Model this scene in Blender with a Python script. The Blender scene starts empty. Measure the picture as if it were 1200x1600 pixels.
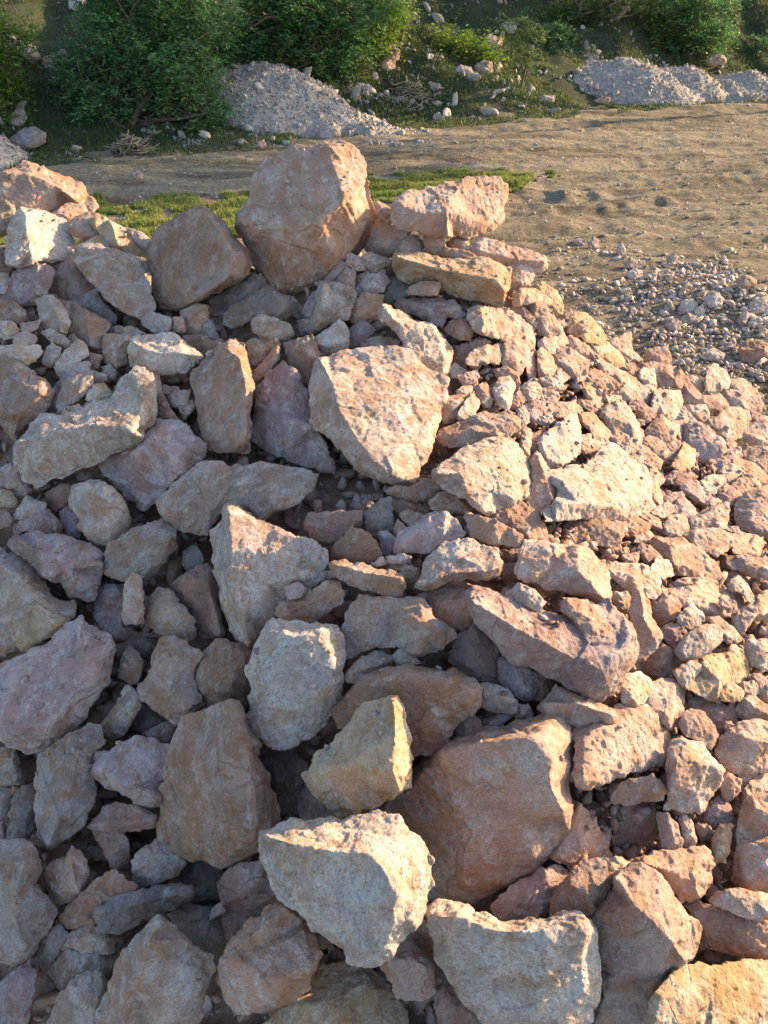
import bpy, bmesh, math, random
import numpy as np
from mathutils import Vector, Matrix
from mathutils.geometry import delaunay_2d_cdt

random.seed(7); RNG = np.random.default_rng(7)
sc = bpy.context.scene
COL = sc.collection
rad = math.radians

# ---------------------------------------------------------------- camera
CAM_H, PITCH, FPX = 2.0, rad(35), 1209.0
cd = bpy.data.cameras.new('camera'); cam = bpy.data.objects.new('camera', cd); COL.objects.link(cam)
cam.location = (0, 0, CAM_H); cam.rotation_euler = (rad(90) - PITCH, 0, 0)
cd.sensor_fit = 'VERTICAL'; cd.angle = 2 * math.atan(800 / FPX); cd.clip_start = .05; cd.clip_end = 500
sc.camera = cam

# ---------------------------------------------------------------- light
SUN_EL, SUN_AZ = rad(17), rad(65)          # azimuth clockwise from +Y (away from the camera)
w = bpy.data.worlds.new('World'); sc.world = w; w.use_nodes = True
nt = w.node_tree; nt.nodes.clear()
sky = nt.nodes.new('ShaderNodeTexSky'); sky.sky_type = 'NISHITA'; sky.sun_disc = False
sky.sun_elevation = SUN_EL; sky.sun_rotation = SUN_AZ; sky.air_density = 1.0; sky.dust_density = 1.6; sky.ozone_density = 1.2
bg = nt.nodes.new('ShaderNodeBackground'); bg.inputs['Strength'].default_value = .15
ow = nt.nodes.new('ShaderNodeOutputWorld')
nt.links.new(sky.outputs[0], bg.inputs[0]); nt.links.new(bg.outputs[0], ow.inputs[0])
sd = bpy.data.lights.new('sun', 'SUN'); sun = bpy.data.objects.new('sun', sd); COL.objects.link(sun)
sd.energy = 5.0; sd.angle = rad(.5); sd.color = (1.0, .70, .38)
sdir = Vector((math.sin(SUN_AZ) * math.cos(SUN_EL), math.cos(SUN_AZ) * math.cos(SUN_EL), math.sin(SUN_EL)))
sun.rotation_euler = sdir.to_track_quat('Z', 'Y').to_euler(); sun.location = sdir * 40
vs = sc.view_settings; vs.view_transform = 'Standard'; vs.look = 'None'; vs.exposure = 1.5; vs.gamma = 1; vs.use_curve_mapping = False

# ---------------------------------------------------------------- projection helpers (where the camera stood)
CO = np.array([0, 0, CAM_H]); FW = np.array([0, math.cos(PITCH), -math.sin(PITCH)])
UP = np.array([0, math.sin(PITCH), math.cos(PITCH)]); RT = np.array([1., 0, 0])
def unproj(u, v, zc):
    u, v, zc = np.asarray(u, float), np.asarray(v, float), np.asarray(zc, float)
    return CO + zc[..., None] * (FW + ((u - 600) / FPX)[..., None] * RT + ((800 - v) / FPX)[..., None] * UP)
def at_y(u, v, Y):
    d = FW + (u - 600) / FPX * RT + (800 - v) / FPX * UP
    return CO + d * (Y / d[1])
def at_z(u, v, Z):
    d = FW + (u - 600) / FPX * RT + (800 - v) / FPX * UP
    return CO + d * ((Z - CAM_H) / d[2])

# ---------------------------------------------------------------- noise
def _hash(ix, iy, iz, s):
    h = (ix.astype(np.uint32) * np.uint32(374761393) + iy.astype(np.uint32) * np.uint32(668265263)
         + iz.astype(np.uint32) * np.uint32(2147483647) + np.uint32((s * 1274126177) & 0xffffffff))
    h = (h ^ (h >> np.uint32(13))) * np.uint32(1274126177); h = h ^ (h >> np.uint32(16))
    return h.astype(np.float64) / 4294967295.0
def vnoise(p, s=0):
    i = np.floor(p).astype(np.int64); f = p - i; f = f * f * f * (f * (f * 6 - 15) + 10)
    r = 0
    for dx in (0, 1):
        for dy in (0, 1):
            for dz in (0, 1):
                wgt = (f[:, 0] if dx else 1 - f[:, 0]) * (f[:, 1] if dy else 1 - f[:, 1]) * (f[:, 2] if dz else 1 - f[:, 2])
                r = r + wgt * _hash(i[:, 0] + dx, i[:, 1] + dy, i[:, 2] + dz, s)
    return r * 2 - 1
def fbm(p, octv=4, s=0, gain=.5):
    r = 0; a = 1.
    for k in range(octv):
        r = r + a * vnoise(p, s + k); p = p * 2.07 + 13.7; a *= gain
    return r

# ---------------------------------------------------------------- scene helpers
def tag(o, label=None, cat=None, group=None, kind=None):
    if label: o['label'] = label
    if cat: o['category'] = cat
    if group: o['group'] = group
    if kind: o['kind'] = kind
    return o
def mesh_np(name, V, F, mat, smooth=True, rnd=None):
    """V (n,3); F a list of equal-length index arrays (k,3) or (k,4)"""
    me = bpy.data.meshes.new(name)
    if not isinstance(F, list): F = [F]
    nv = len(V); nl = sum(f.size for f in F); nf = sum(len(f) for f in F)
    me.vertices.add(nv); me.vertices.foreach_set('co', np.ascontiguousarray(V, dtype=np.float32).ravel())
    me.loops.add(nl); me.polygons.add(nf)
    me.loops.foreach_set('vertex_index', np.concatenate([f.ravel() for f in F]).astype(np.int32))
    st = []; s = 0
    for f in F:
        st.append(s + np.arange(len(f)) * f.shape[1]); s += f.size
    me.polygons.foreach_set('loop_start', np.concatenate(st).astype(np.int32))
    me.update(calc_edges=True)
    if smooth: me.polygons.foreach_set('use_smooth', np.ones(nf, bool))
    if rnd is not None:
        a = me.attributes.new('rnd', 'FLOAT', 'POINT')
        a.data.foreach_set('value', np.broadcast_to(np.asarray(rnd, np.float32), (nv,)).copy())
    for m in (mat if isinstance(mat, (list, tuple)) else [mat]): me.materials.append(m)
    return me
def link(name, me, loc=(0, 0, 0), parent=None):
    o = bpy.data.objects.new(name, me); COL.objects.link(o); o.location = loc
    if parent: o.parent = parent
    return o

# ---------------------------------------------------------------- materials
def new_mat(name):
    m = bpy.data.materials.new(name); m.use_nodes = True; n = m.node_tree.nodes; n.clear()
    return m, n, m.node_tree.links
def node(n, t, **kw):
    x = n.new(t)
    for k, v in kw.items():
        if k in x.inputs: x.inputs[k].default_value = v
        else: setattr(x, k, v)
    return x
def ramp(n, stops, interp='LINEAR'):
    r = n.new('ShaderNodeValToRGB'); r.color_ramp.interpolation = interp; e = r.color_ramp.elements
    while len(e) < len(stops): e.new(.5)
    for el, (p, c) in zip(e, stops):
        el.position = p; el.color = (*c, 1) if len(c) == 3 else c
    return r
def g1(x): return (x, x, x)
def mixc(n, l, fac, a, b, blend='MIX'):
    m = n.new('ShaderNodeMix'); m.data_type = 'RGBA'; m.blend_type = blend
    for s, v in ((m.inputs[0], fac), (m.inputs[6], a), (m.inputs[7], b)):
        if isinstance(v, bpy.types.NodeSocket): l.new(v, s)
        elif isinstance(v, (int, float)): s.default_value = v
        else: s.default_value = (*v, 1)
    return m.outputs[2]

def rock_mat(name, c1, c2, stain, chalk, chalk_amt=.5, vein=.16, palette=None, scale=1.0, bump=1.0, pits=0):
    m, n, l = new_mat(name)
    out = node(n, 'ShaderNodeOutputMaterial'); b = node(n, 'ShaderNodeBsdfPrincipled', Roughness=.88)
    b.inputs['Specular IOR Level'].default_value = .25
    l.new(b.outputs[0], out.inputs[0])
    tc = node(n, 'ShaderNodeTexCoord'); at = node(n, 'ShaderNodeAttribute', attribute_name='rnd')
    vm = node(n, 'ShaderNodeVectorMath', operation='MULTIPLY_ADD')
    l.new(at.outputs['Fac'], vm.inputs[0]); vm.inputs[1].default_value = (37, 53, 71); l.new(tc.outputs['Object'], vm.inputs[2])
    vr = node(n, 'ShaderNodeVectorRotate', rotation_type='EULER_XYZ'); l.new(vm.outputs[0], vr.inputs['Vector'])
    cb = node(n, 'ShaderNodeVectorMath', operation='MULTIPLY'); l.new(at.outputs['Fac'], cb.inputs[0]); cb.inputs[1].default_value = (17, 29, 11); l.new(cb.outputs[0], vr.inputs['Rotation'])
    mp = node(n, 'ShaderNodeVectorMath', operation='MULTIPLY'); mp.inputs[1].default_value = (.9, .95, 1.35); l.new(vr.outputs[0], mp.inputs[0])
    P = mp.outputs[0]
    def noi(s, d, r=.5, lac=2., dist=0.):
        x = node(n, 'ShaderNodeTexNoise', Scale=s * scale, Detail=float(d), Roughness=r, Distortion=dist); l.new(P, x.inputs['Vector']); return x.outputs['Fac']
    big = noi(5, 5, .62, dist=.6); mid = noi(17, 6, .65, dist=.3); fine = noi(75, 6, .72); vf = noi(240, 3, .7)
    if palette:
        pr = ramp(n, palette, 'CONSTANT'); l.new(at.outputs['Fac'], pr.inputs[0]); base = pr.outputs[0]
        c1s = base; r0 = ramp(n, [(.38, g1(.8)), (.62, g1(1.3))]); l.new(big, r0.inputs[0])
        col = mixc(n, l, 1.0, c1s, r0.outputs[0], 'MULTIPLY')
    else:
        r0 = ramp(n, [(.36, tuple(c * .78 for c in c1)), (.47, c1), (.60, c2)]); l.new(big, r0.inputs[0]); col = r0.outputs[0]
    # broad warm / cool drift inside one stone
    bd = node(n, 'ShaderNodeTexNoise', Scale=3.2 * scale, Detail=3., Roughness=.6, Distortion=.9); vb = node(n, 'ShaderNodeVectorMath', operation='ADD'); vb.inputs[1].default_value = (3, 14, 8)
    l.new(P, vb.inputs[0]); l.new(vb.outputs[0], bd.inputs['Vector']); rb = ramp(n, [(.40, (1.07, .95, .90)), (.5, (1, 1, 1)), (.60, (.95, 1.0, 1.07))]); l.new(bd.outputs['Fac'], rb.inputs[0]); col = mixc(n, l, 1., col, rb.outputs[0], 'MULTIPLY')
    # stains
    rs = ramp(n, [(.51, g1(0)), (.60, g1(.9))]); ms = node(n, 'ShaderNodeTexNoise', Scale=7. * scale, Detail=4., Roughness=.6, Distortion=1.2)
    va = node(n, 'ShaderNodeVectorMath', operation='ADD'); va.inputs[1].default_value = (9, 4, 2); l.new(P, va.inputs[0]); l.new(va.outputs[0], ms.inputs['Vector'])
    l.new(ms.outputs['Fac'], rs.inputs[0]); col = mixc(n, l, rs.outputs[0], col, stain)
    # chalky crust patches broken by fine pits
    rc = ramp(n, [(.60 - .22 * chalk_amt, g1(0)), (.72 - .18 * chalk_amt, g1(.85))]); l.new(mid, rc.inputs[0])
    rf = ramp(n, [(.40, g1(.1)), (.55, g1(1))]); l.new(fine, rf.inputs[0])
    ck = node(n, 'ShaderNodeMath', operation='MULTIPLY'); l.new(rc.outputs[0], ck.inputs[0]); l.new(rf.outputs[0], ck.inputs[1])
    col = mixc(n, l, ck.outputs[0], col, chalk)
    # thin pale veins
    wv = node(n, 'ShaderNodeTexNoise', Scale=9. * scale, Detail=5., Roughness=.55, Distortion=1.5); l.new(P, wv.inputs['Vector'])
    rv = ramp(n, [(.485, g1(0)), (.5, g1(vein)), (.515, g1(0))]); l.new(wv.outputs['Fac'], rv.inputs[0])
    col = mixc(n, l, rv.outputs[0], col, tuple(min(.75, c * 1.35 + .05) for c in chalk))
    # a few healed cracks
    cv = node(n, 'ShaderNodeTexVoronoi', feature='DISTANCE_TO_EDGE', Scale=3.4 * scale); cn = node(n, 'ShaderNodeTexNoise', Scale=9. * scale, Detail=4.); l.new(P, cn.inputs['Vector'])
    cw = node(n, 'ShaderNodeVectorMath', operation='MULTIPLY_ADD'); l.new(cn.outputs['Color'], cw.inputs[0]); cw.inputs[1].default_value = (.06, .06, .06); l.new(P, cw.inputs[2]); l.new(cw.outputs[0], cv.inputs['Vector'])
    cr = ramp(n, [(.003, g1(.32)), (.010, g1(0))]); l.new(cv.outputs['Distance'], cr.inputs[0]); ck2 = ramp(n, [(.54, g1(0)), (.60, g1(1))]); l.new(big, ck2.inputs[0])
    cm = node(n, 'ShaderNodeMath', operation='MULTIPLY'); l.new(cr.outputs[0], cm.inputs[0]); l.new(ck2.outputs[0], cm.inputs[1]); col = mixc(n, l, cm.outputs[0], col, (.15, .10, .075))
    # dark specks
    rk = ramp(n, [(.29, g1(.5)), (.42, g1(1)), (.60, g1(1)), (.72, g1(1.25))]); l.new(fine, rk.inputs[0]); col = mixc(n, l, .8, col, rk.outputs[0], 'MULTIPLY')
    rk2 = ramp(n, [(.33, g1(.6)), (.5, g1(1)), (.67, g1(1.25))]); l.new(vf, rk2.inputs[0]); col = mixc(n, l, .8, col, rk2.outputs[0], 'MULTIPLY')
    pitf = None
    if pits:
        pv = node(n, 'ShaderNodeTexVoronoi', feature='SMOOTH_F1', Scale=95. * scale); l.new(P, pv.inputs['Vector']); pv.inputs['Smoothness'].default_value = .3
        pm = ramp(n, [(.10, g1(1)), (.34, g1(0))]); l.new(pv.outputs['Distance'], pm.inputs[0])
        pk = ramp(n, [(.46, g1(0)), (.58, g1(pits))]); l.new(big, pk.inputs[0])
        pf = node(n, 'ShaderNodeMath', operation='MULTIPLY'); l.new(pm.outputs[0], pf.inputs[0]); l.new(pk.outputs[0], pf.inputs[1]); pitf = pf.outputs[0]
        col = mixc(n, l, pitf, col, (.13, .10, .085))
    # per rock hue drift
    hs = node(n, 'ShaderNodeHueSaturation'); mr = node(n, 'ShaderNodeMapRange'); l.new(at.outputs['Fac'], mr.inputs[0])
    mr.inputs[3].default_value = .85; mr.inputs[4].default_value = 1.18
    l.new(mr.outputs[0], hs.inputs['Value']); l.new(col, hs.inputs['Color']); l.new(hs.outputs[0], b.inputs['Base Color'])
    # relief: chips, pits, grain
    nz = node(n, 'ShaderNodeTexNoise', Scale=14. * scale, Detail=3.); l.new(P, nz.inputs['Vector'])
    dv = node(n, 'ShaderNodeVectorMath', operation='MULTIPLY_ADD'); l.new(nz.outputs['Color'], dv.inputs[0]); dv.inputs[1].default_value = (.05, .05, .05); l.new(P, dv.inputs[2])
    def facets(s, amp):
        vo = node(n, 'ShaderNodeTexVoronoi', feature='F1', Scale=s * scale); l.new(dv.outputs[0], vo.inputs['Vector'])
        d1 = node(n, 'ShaderNodeVectorMath', operation='SUBTRACT'); l.new(dv.outputs[0], d1.inputs[0]); l.new(vo.outputs['Position'], d1.inputs[1])
        d2 = node(n, 'ShaderNodeVectorMath', operation='SUBTRACT'); l.new(vo.outputs['Color'], d2.inputs[0]); d2.inputs[1].default_value = (.5, .5, .5)
        dt = node(n, 'ShaderNodeVectorMath', operation='DOT_PRODUCT'); l.new(d1.outputs[0], dt.inputs[0]); l.new(d2.outputs[0], dt.inputs[1])
        x = node(n, 'ShaderNodeMath', operation='MULTIPLY'); l.new(dt.outputs['Value'], x.inputs[0]); x.inputs[1].default_value = amp * s * scale; return x.outputs[0]
    def madd(a_, k_, b_):
        x = node(n, 'ShaderNodeMath', operation='MULTIPLY_ADD'); l.new(a_, x.inputs[0]); x.inputs[1].default_value = k_
        if b_ is None: x.inputs[2].default_value = 0
        else: l.new(b_, x.inputs[2])
        return x.outputs[0]
    h0 = madd(facets(16, 1.1), 1., None); h0 = madd(facets(42, .32), 1., h0); h0 = madd(mid, .55, h0); h0 = madd(fine, .62, h0); h3 = madd(vf, .38, h0)
    h3 = madd(cm.outputs[0], -1.2, h3)
    if pitf: h3 = madd(pitf, -.7, h3)
    bp = node(n, 'ShaderNodeBump', Strength=.9 * bump, Distance=.011 / scale); l.new(h3, bp.inputs['Height']); l.new(bp.outputs[0], b.inputs['Normal'])
    return m

CH = (.50, .44, .395)
TONES = {
 'g': rock_mat('grey_rock', (.34, .245, .195), (.42, .335, .285), (.34, .205, .13), CH, .65, pits=.2),
 'w': rock_mat('white_rock', (.38, .29, .235), (.45, .375, .32), (.37, .24, .15), (.55, .495, .445), .8, pits=.4),
 'p': rock_mat('pink_rock', (.41, .275, .215), (.46, .345, .285), (.40, .235, .15), (.51, .44, .39), .45),
 'm': rock_mat('mauve_rock', (.34, .235, .22), (.42, .33, .315), (.30, .18, .14), CH, .5),
 'b': rock_mat('brown_rock', (.355, .22, .155), (.415, .29, .225), (.33, .185, .11), (.50, .44, .40), .4),
 'r': rock_mat('red_rock', (.33, .20, .16), (.39, .275, .23), (.28, .16, .12), (.44, .35, .30), .25),
 'o': rock_mat('orange_rock', (.42, .265, .20), (.46, .34, .275), (.40, .23, .15), (.50, .40, .33), .3),
 'y': rock_mat('ochre_rock', (.38, .27, .17), (.43, .335, .24), (.37, .225, .11), (.50, .44, .37), .5),
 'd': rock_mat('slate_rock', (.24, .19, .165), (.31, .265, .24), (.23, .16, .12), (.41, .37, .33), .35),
}
MIXM = rock_mat('mixed_rubble', None, None, (.30, .19, .13), (.49, .43, .38), .35, palette=[
 (0, (.46, .30, .245)), (.16, (.42, .285, .23)), (.30, (.41, .31, .265)), (.44, (.34, .24, .205)), (.56, (.46, .35, .30)), (.70, (.34, .225, .18)), (.82, (.43, .30, .23)), (.92, (.39, .315, .27))], scale=1.6)
GRAVM = rock_mat('grey_gravel', None, None, (.30, .235, .175), (.47, .43, .38), .3, palette=[
 (0, (.42, .36, .31)), (.2, (.35, .29, .24)), (.4, (.46, .39, .335)), (.55, (.42, .33, .27)), (.7, (.50, .44, .39)), (.85, (.32, .27, .23))], scale=2.2, bump=.6)

MOUNDM = rock_mat('mound_gravel', None, None, (.27, .23, .19), (.42, .41, .39), .3, palette=[
 (0, (.35, .305, .265)), (.3, (.30, .26, .225)), (.5, (.38, .34, .30)), (.75, (.33, .28, .235)), (.9, (.42, .385, .35))], scale=2.4, bump=.6)

# ---------------------------------------------------------------- shape of the heap: a smooth slope rising away from the viewer
CP = np.array([(0,1600,1.88),(600,1600,1.72),(1200,1600,1.72),(-200,1600,1.95),(1400,1600,1.75),(600,1900,1.5),
 (0,1200,2.28),(300,1200,2.1),(600,1200,1.96),(1200,1200,2.08),(0,800,2.68),(300,850,2.5),(560,800,2.36),(900,800,2.45),(1200,900,2.6),(1400,1000,2.5),
 (450,500,2.96),(650,430,3.1),(100,370,3.3),(0,270,3.45),(470,300,3.08),(850,470,3.2),(950,560,3.42),(1180,650,3.7),(0,550,2.88),
 (780,300,3.22),(1050,560,3.62),(1210,600,3.85),(-200,400,3.3),(-200,800,2.8),(250,560,2.9)], float)
def tps_fit(xy, z):
    d = np.linalg.norm(xy[:, None] - xy[None], axis=2); K = np.where(d > 0, d * d * np.log(d + 1e-9), 0); n = len(xy)
    Pm = np.hstack([np.ones((n, 1)), xy]); A = np.zeros((n + 3, n + 3)); A[:n, :n] = K + np.eye(n) * 1e-4; A[:n, n:] = Pm; A[n:, :n] = Pm.T
    return xy, np.linalg.solve(A, np.concatenate([z, np.zeros(3)]))
def tps_eval(fit, q):
    xy, c = fit; q = np.atleast_2d(np.asarray(q, float)); out = np.empty(len(q))
    for s in range(0, len(q), 20000):
        qq = q[s:s + 20000]; d = np.linalg.norm(qq[:, None] - xy[None], axis=2); K = np.where(d > 0, d * d * np.log(d + 1e-9), 0)
        out[s:s + 20000] = K @ c[:len(xy)] + c[len(xy)] + qq @ c[len(xy) + 1:]
    return out
DF = tps_fit(CP[:, :2] / 400., CP[:, 2])
def zsurf(u, v):
    u, v = np.atleast_1d(u), np.atleast_1d(v); return tps_eval(DF, np.stack([u, v], 1) / 400.)

# ---------------------------------------------------------------- rocks
def seg_dist(P, A, B):
    AB = B - A; t = np.clip(((P[:, None] - A) * AB).sum(2) / ((AB * AB).sum(1) + 1e-9), 0, 1)
    return np.linalg.norm(P[:, None] - (A + t[..., None] * AB), axis=2).min(1)
def inside(P, O):
    A, B = O, np.roll(O, -1, 0); x, y = P[:, None, 0], P[:, None, 1]
    c = ((A[:, 1] > y) != (B[:, 1] > y)) & (x < (B[:, 0] - A[:, 0]) * (y - A[:, 1]) / (B[:, 1] - A[:, 1] + 1e-12) + A[:, 0])
    return c.sum(1) % 2 == 1
LEAN = {'L': (-.62, .22), 'S': (.26, -.14), 'N': (0, 0), 'T': (-.22, .36)}
TMP = bpy.data.objects.new('tmp', bpy.data.meshes.new('tmp')); COL.objects.link(TMP)
RM = TMP.modifiers.new('r', 'REMESH'); RM.mode = 'VOXEL'; RM.adaptivity = 0
def rock_shape(code, outline, ridges, seed, dfix=None):
    """closed rock mesh: silhouette ring, chosen ridges on the near side, a full rounded far side"""
    rng = np.random.default_rng(seed)
    O = np.array(outline, float); x, y = O[:, 0], O[:, 1]; xn, yn = np.roll(x, -1), np.roll(y, -1)
    cr = x * yn - xn * y; area = abs(cr.sum() / 2); c = np.array([((x + xn) * cr).sum(), ((y + yn) * cr).sum()]) / (3 * cr.sum())
    R = math.sqrt(area / math.pi)
    step = max(5., R * .16); D = []
    for a, b in zip(O, np.roll(O, -1, 0)):
        L = np.linalg.norm(b - a); k = max(1, int(round(L / step))); nrm = np.array([-(b - a)[1], (b - a)[0]]) / (L + 1e-9)
        for j in range(k):
            D.append(a + (b - a) * j / k + (nrm * rng.normal(0, .026 * R) if j else 0))
    D = np.array(D); D = c + (D - c) * (1 + 1.6 / R + .01); A, B = D, np.roll(D, -1, 0)
    if dfix is None:
        z0 = float(zsurf(c[0], c[1])[0]) - float(code[2:] or 0) * .01
        def base(P):
            q = c + .6 * (P - c); return zsurf(q[:, 0], q[:, 1]) - float(code[2:] or 0) * .01
    else:
        z0 = dfix; base = lambda P: np.full(len(P), dfix) + (c[1] - P[:, 1]) / FPX * dfix * .4
    Rm = R / FPX * z0
    gx, gy = LEAN[code[1]]; gx += rng.normal(0, .06); gy += rng.normal(0, .06)
    pts = []; edges = []
    for rd in ridges:
        Q = np.array(rd, float); ok = inside(Q, D) & (seg_dist(Q, A, B) > 1.5); last = None
        for q, o in zip(Q, ok):
            if not o: last = None; continue
            near = [i for i, p in enumerate(pts) if np.linalg.norm(p - q) < 3]
            if near: i = near[0]
            else: pts.append(q); i = len(pts) - 1
            if last is not None and last != i: edges.append((last, i))
            last = i
    nr = len(pts); cand = []
    for sc_, k in ((.84, max(6, len(O) - 2)), (.42, 3)):
        t0 = rng.random() * 6.28
        for j in range(k):
            th = t0 + j * 6.283 / k + rng.normal(0, .15); d = np.array([math.cos(th), math.sin(th)])
            lo, hi = 0, 4 * R
            ts = np.linspace(0, 4 * R, 60); ins = inside(c + ts[:, None] * d, D); hit = ts[np.argmin(ins)] if not ins.all() else R
            cand.append(c + d * hit * (sc_ + rng.normal(0, .05)))
    for q in cand:
        if not inside(q[None], D)[0] or seg_dist(q[None], A, B)[0] < .09 * R: continue
        if all(np.linalg.norm(p - q) > (.42 if i < nr else .30) * R for i, p in enumerate(pts)): pts.append(q)
    if not pts: pts.append(c)
    RD = np.array(pts[:nr]) if nr else None
    Pn = np.array(pts); d = seg_dist(Pn, A, B); dm = max(d.max(), .4 * R)
    T = .40 + rng.normal(0, .04)
    hh = T * np.sqrt(1 - (1 - np.clip(d / (.30 * dm), 0, 1)) ** 2)
    hh[nr:] *= 1 - .14 * rng.random(len(Pn) - nr)
    if nr:
        hh[:nr] *= 1.55
        dr = np.linalg.norm(Pn[nr:, None] - RD[None], axis=2).min(1); t_ = d[nr:] / (d[nr:] + dr)
        hh[nr:] = 1.5 * T * t_ ** .6 * (1 - .08 * rng.random(len(t_)))
    def lean(P, k=1.): return k * (gx * (P[:, 0] - c[0]) + gy * (P[:, 1] - c[1])) / R
    nD = len(D)
    vin = [Vector(p) for p in D] + [Vector(p) for p in Pn]
    vo, eo, fo, _, _, _ = delaunay_2d_cdt(vin, [(a + nD, b + nD) for a, b in edges], [list(range(nD))], 1, 1e-5)
    V2 = np.array([tuple(v) for v in vo])
    if len(V2) != nD + len(Pn):                              # crossing ridges gave new points
        dd = seg_dist(V2, A, B); ex = V2[nD + len(Pn):]; hx = T * np.sqrt(1 - (1 - np.clip(dd[nD + len(Pn):] / (.30 * dm), 0, 1)) ** 2)
        hh = np.concatenate([hh, hx])
    ringz = base(V2[:nD]) - lean(V2[:nD], .75) * Rm
    inz = base(V2[nD:]) - (lean(V2[nD:], .85) + hh) * Rm
    F3 = unproj(V2[:, 0], V2[:, 1], np.concatenate([ringz, inz]))
    cen = unproj(c[0], c[1], np.array(z0))
    b1 = c + (V2[:nD] - c) * .86; b2 = c + (V2[:nD] - c) * .5
    B1 = unproj(b1[:, 0], b1[:, 1], ringz + .45 * Rm); B2 = unproj(b2[:, 0], b2[:, 1], ringz + .85 * Rm)
    BC = unproj(c[0], c[1], np.array(z0 + .95 * Rm))
    bm = bmesh.new(); vs_ = [bm.verts.new(p) for p in F3]; v1 = [bm.verts.new(p) for p in B1]; v2 = [bm.verts.new(p) for p in B2]; vc = bm.verts.new(BC)
    for f in fo:
        try: bm.faces.new([vs_[i] for i in f])
        except ValueError: pass
    for i in range(nD):
        j = (i + 1) % nD
        for q in ((vs_[i], vs_[j], v1[j], v1[i]), (v1[i], v1[j], v2[j], v2[i]), (v2[i], v2[j], vc)):
            bm.faces.new(q)
    bmesh.ops.recalc_face_normals(bm, faces=bm.faces)
    me = TMP.data; bm.to_mesh(me); bm.free()
    RM.voxel_size = Rm / float(np.clip(R * .55, 13, 48))
    dg = bpy.context.evaluated_depsgraph_get(); dg.update(); ev = TMP.evaluated_get(dg); em = ev.to_mesh()
    n = len(em.vertices); V = np.empty(n * 3, np.float32); em.vertices.foreach_get('co', V); V = V.reshape(-1, 3).astype(float)
    N = np.empty(n * 3, np.float32); em.vertices.foreach_get('normal', N); N = N.reshape(-1, 3).astype(float)
    Fq = np.empty(len(em.loops), np.int32); em.loops.foreach_get('vertex_index', Fq); Fq = Fq.reshape(-1, 4)
    ev.to_mesh_clear()
    L = V - cen
    q = L / Rm
    # broken faces: shave the lump with random planes, then let small cells of the surface tilt a little
    qn = q.copy()
    vd = (CO - cen) / np.linalg.norm(CO - cen)
    for _ in range(4 if nr else 13 if R > 55 else 16):
        nn = rng.normal(0, 1, 3); nn /= np.linalg.norm(nn)
        if nn @ vd < 0: nn = -nn
        nn = nn + .55 * vd; nn /= np.linalg.norm(nn); s_ = qn @ nn; hcut = s_.max() - (.02 + (.05 if nr else .13 if R > 55 else .19) * rng.random())
        ov = (s_ - hcut).clip(0); qn = qn - ov[:, None] * vd / max(.35, nn @ vd) * .9
    q2 = qn; disp = 0
    S = q2[rng.integers(0, n, 55)] + rng.normal(0, .04, (55, 3)); Tt = rng.normal(0, 1, (55, 3))
    qq = q2 + .10 * np.stack([vnoise(q2 * 3 + 7 * k, seed + k) for k in range(3)], 1)
    idx = ((qq[:, None] - S[None]) ** 2).sum(2).argmin(1)
    disp = (.07 if R < 60 else .05) * (((q2 - S[idx]) * Tt[idx]).sum(1)).clip(-.5, .5)
    gd = rng.normal(0, 1, 3); gd /= np.linalg.norm(gd); qa = q2 * .8 + np.outer(q2 @ gd, gd) * (2.2 * rng.random() ** 2)   # bedding direction
    rg = 1 - np.abs(vnoise(qa * 2.2 + seed % 31, seed % 41))
    disp = disp + .010 * fbm(q2 * 2.4 + seed % 97, 3, seed % 50) + .012 * (rg ** 3) + .009 * fbm(qa * 8 + seed % 89, 4, 5, .6)
    L = qn * Rm
    px = 1. / FPX * z0                                       # keep grain in real units too
    disp = disp * Rm + .0022 * fbm(L / .014, 3, 9, .6)
    V2_ = L + N * disp[:, None]
    # relax slightly so broken edges are worn, not razor sharp
    acc = np.zeros_like(V2_); cnt = np.zeros(n)
    for a in range(4):
        bq = (a + 1) % 4
        np.add.at(acc, Fq[:, a], V2_[Fq[:, bq]]); np.add.at(acc, Fq[:, bq], V2_[Fq[:, a]]); np.add.at(cnt, Fq[:, a], 1); np.add.at(cnt, Fq[:, bq], 1)
    V2_ = V2_ * .88 + .12 * acc / cnt[:, None]
    return V2_, Fq, cen, area, Rm

def parse(txt):
    out = []
    for ln in txt.split('\n'):
        if not ln.strip(): continue
        code, label, ol, rd = ln.split('|')
        df = None
        if '@' in code: code, df = code.split('@'); df = float(df)
        out.append((code if len(code) > 1 else code + 'N', label, [tuple(map(float, p.split(','))) for p in ol.split()],
                    [[tuple(map(float, p.split(','))) for p in r.split()] for r in rd.split(';') if r.strip()], df))
    return out

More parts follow.
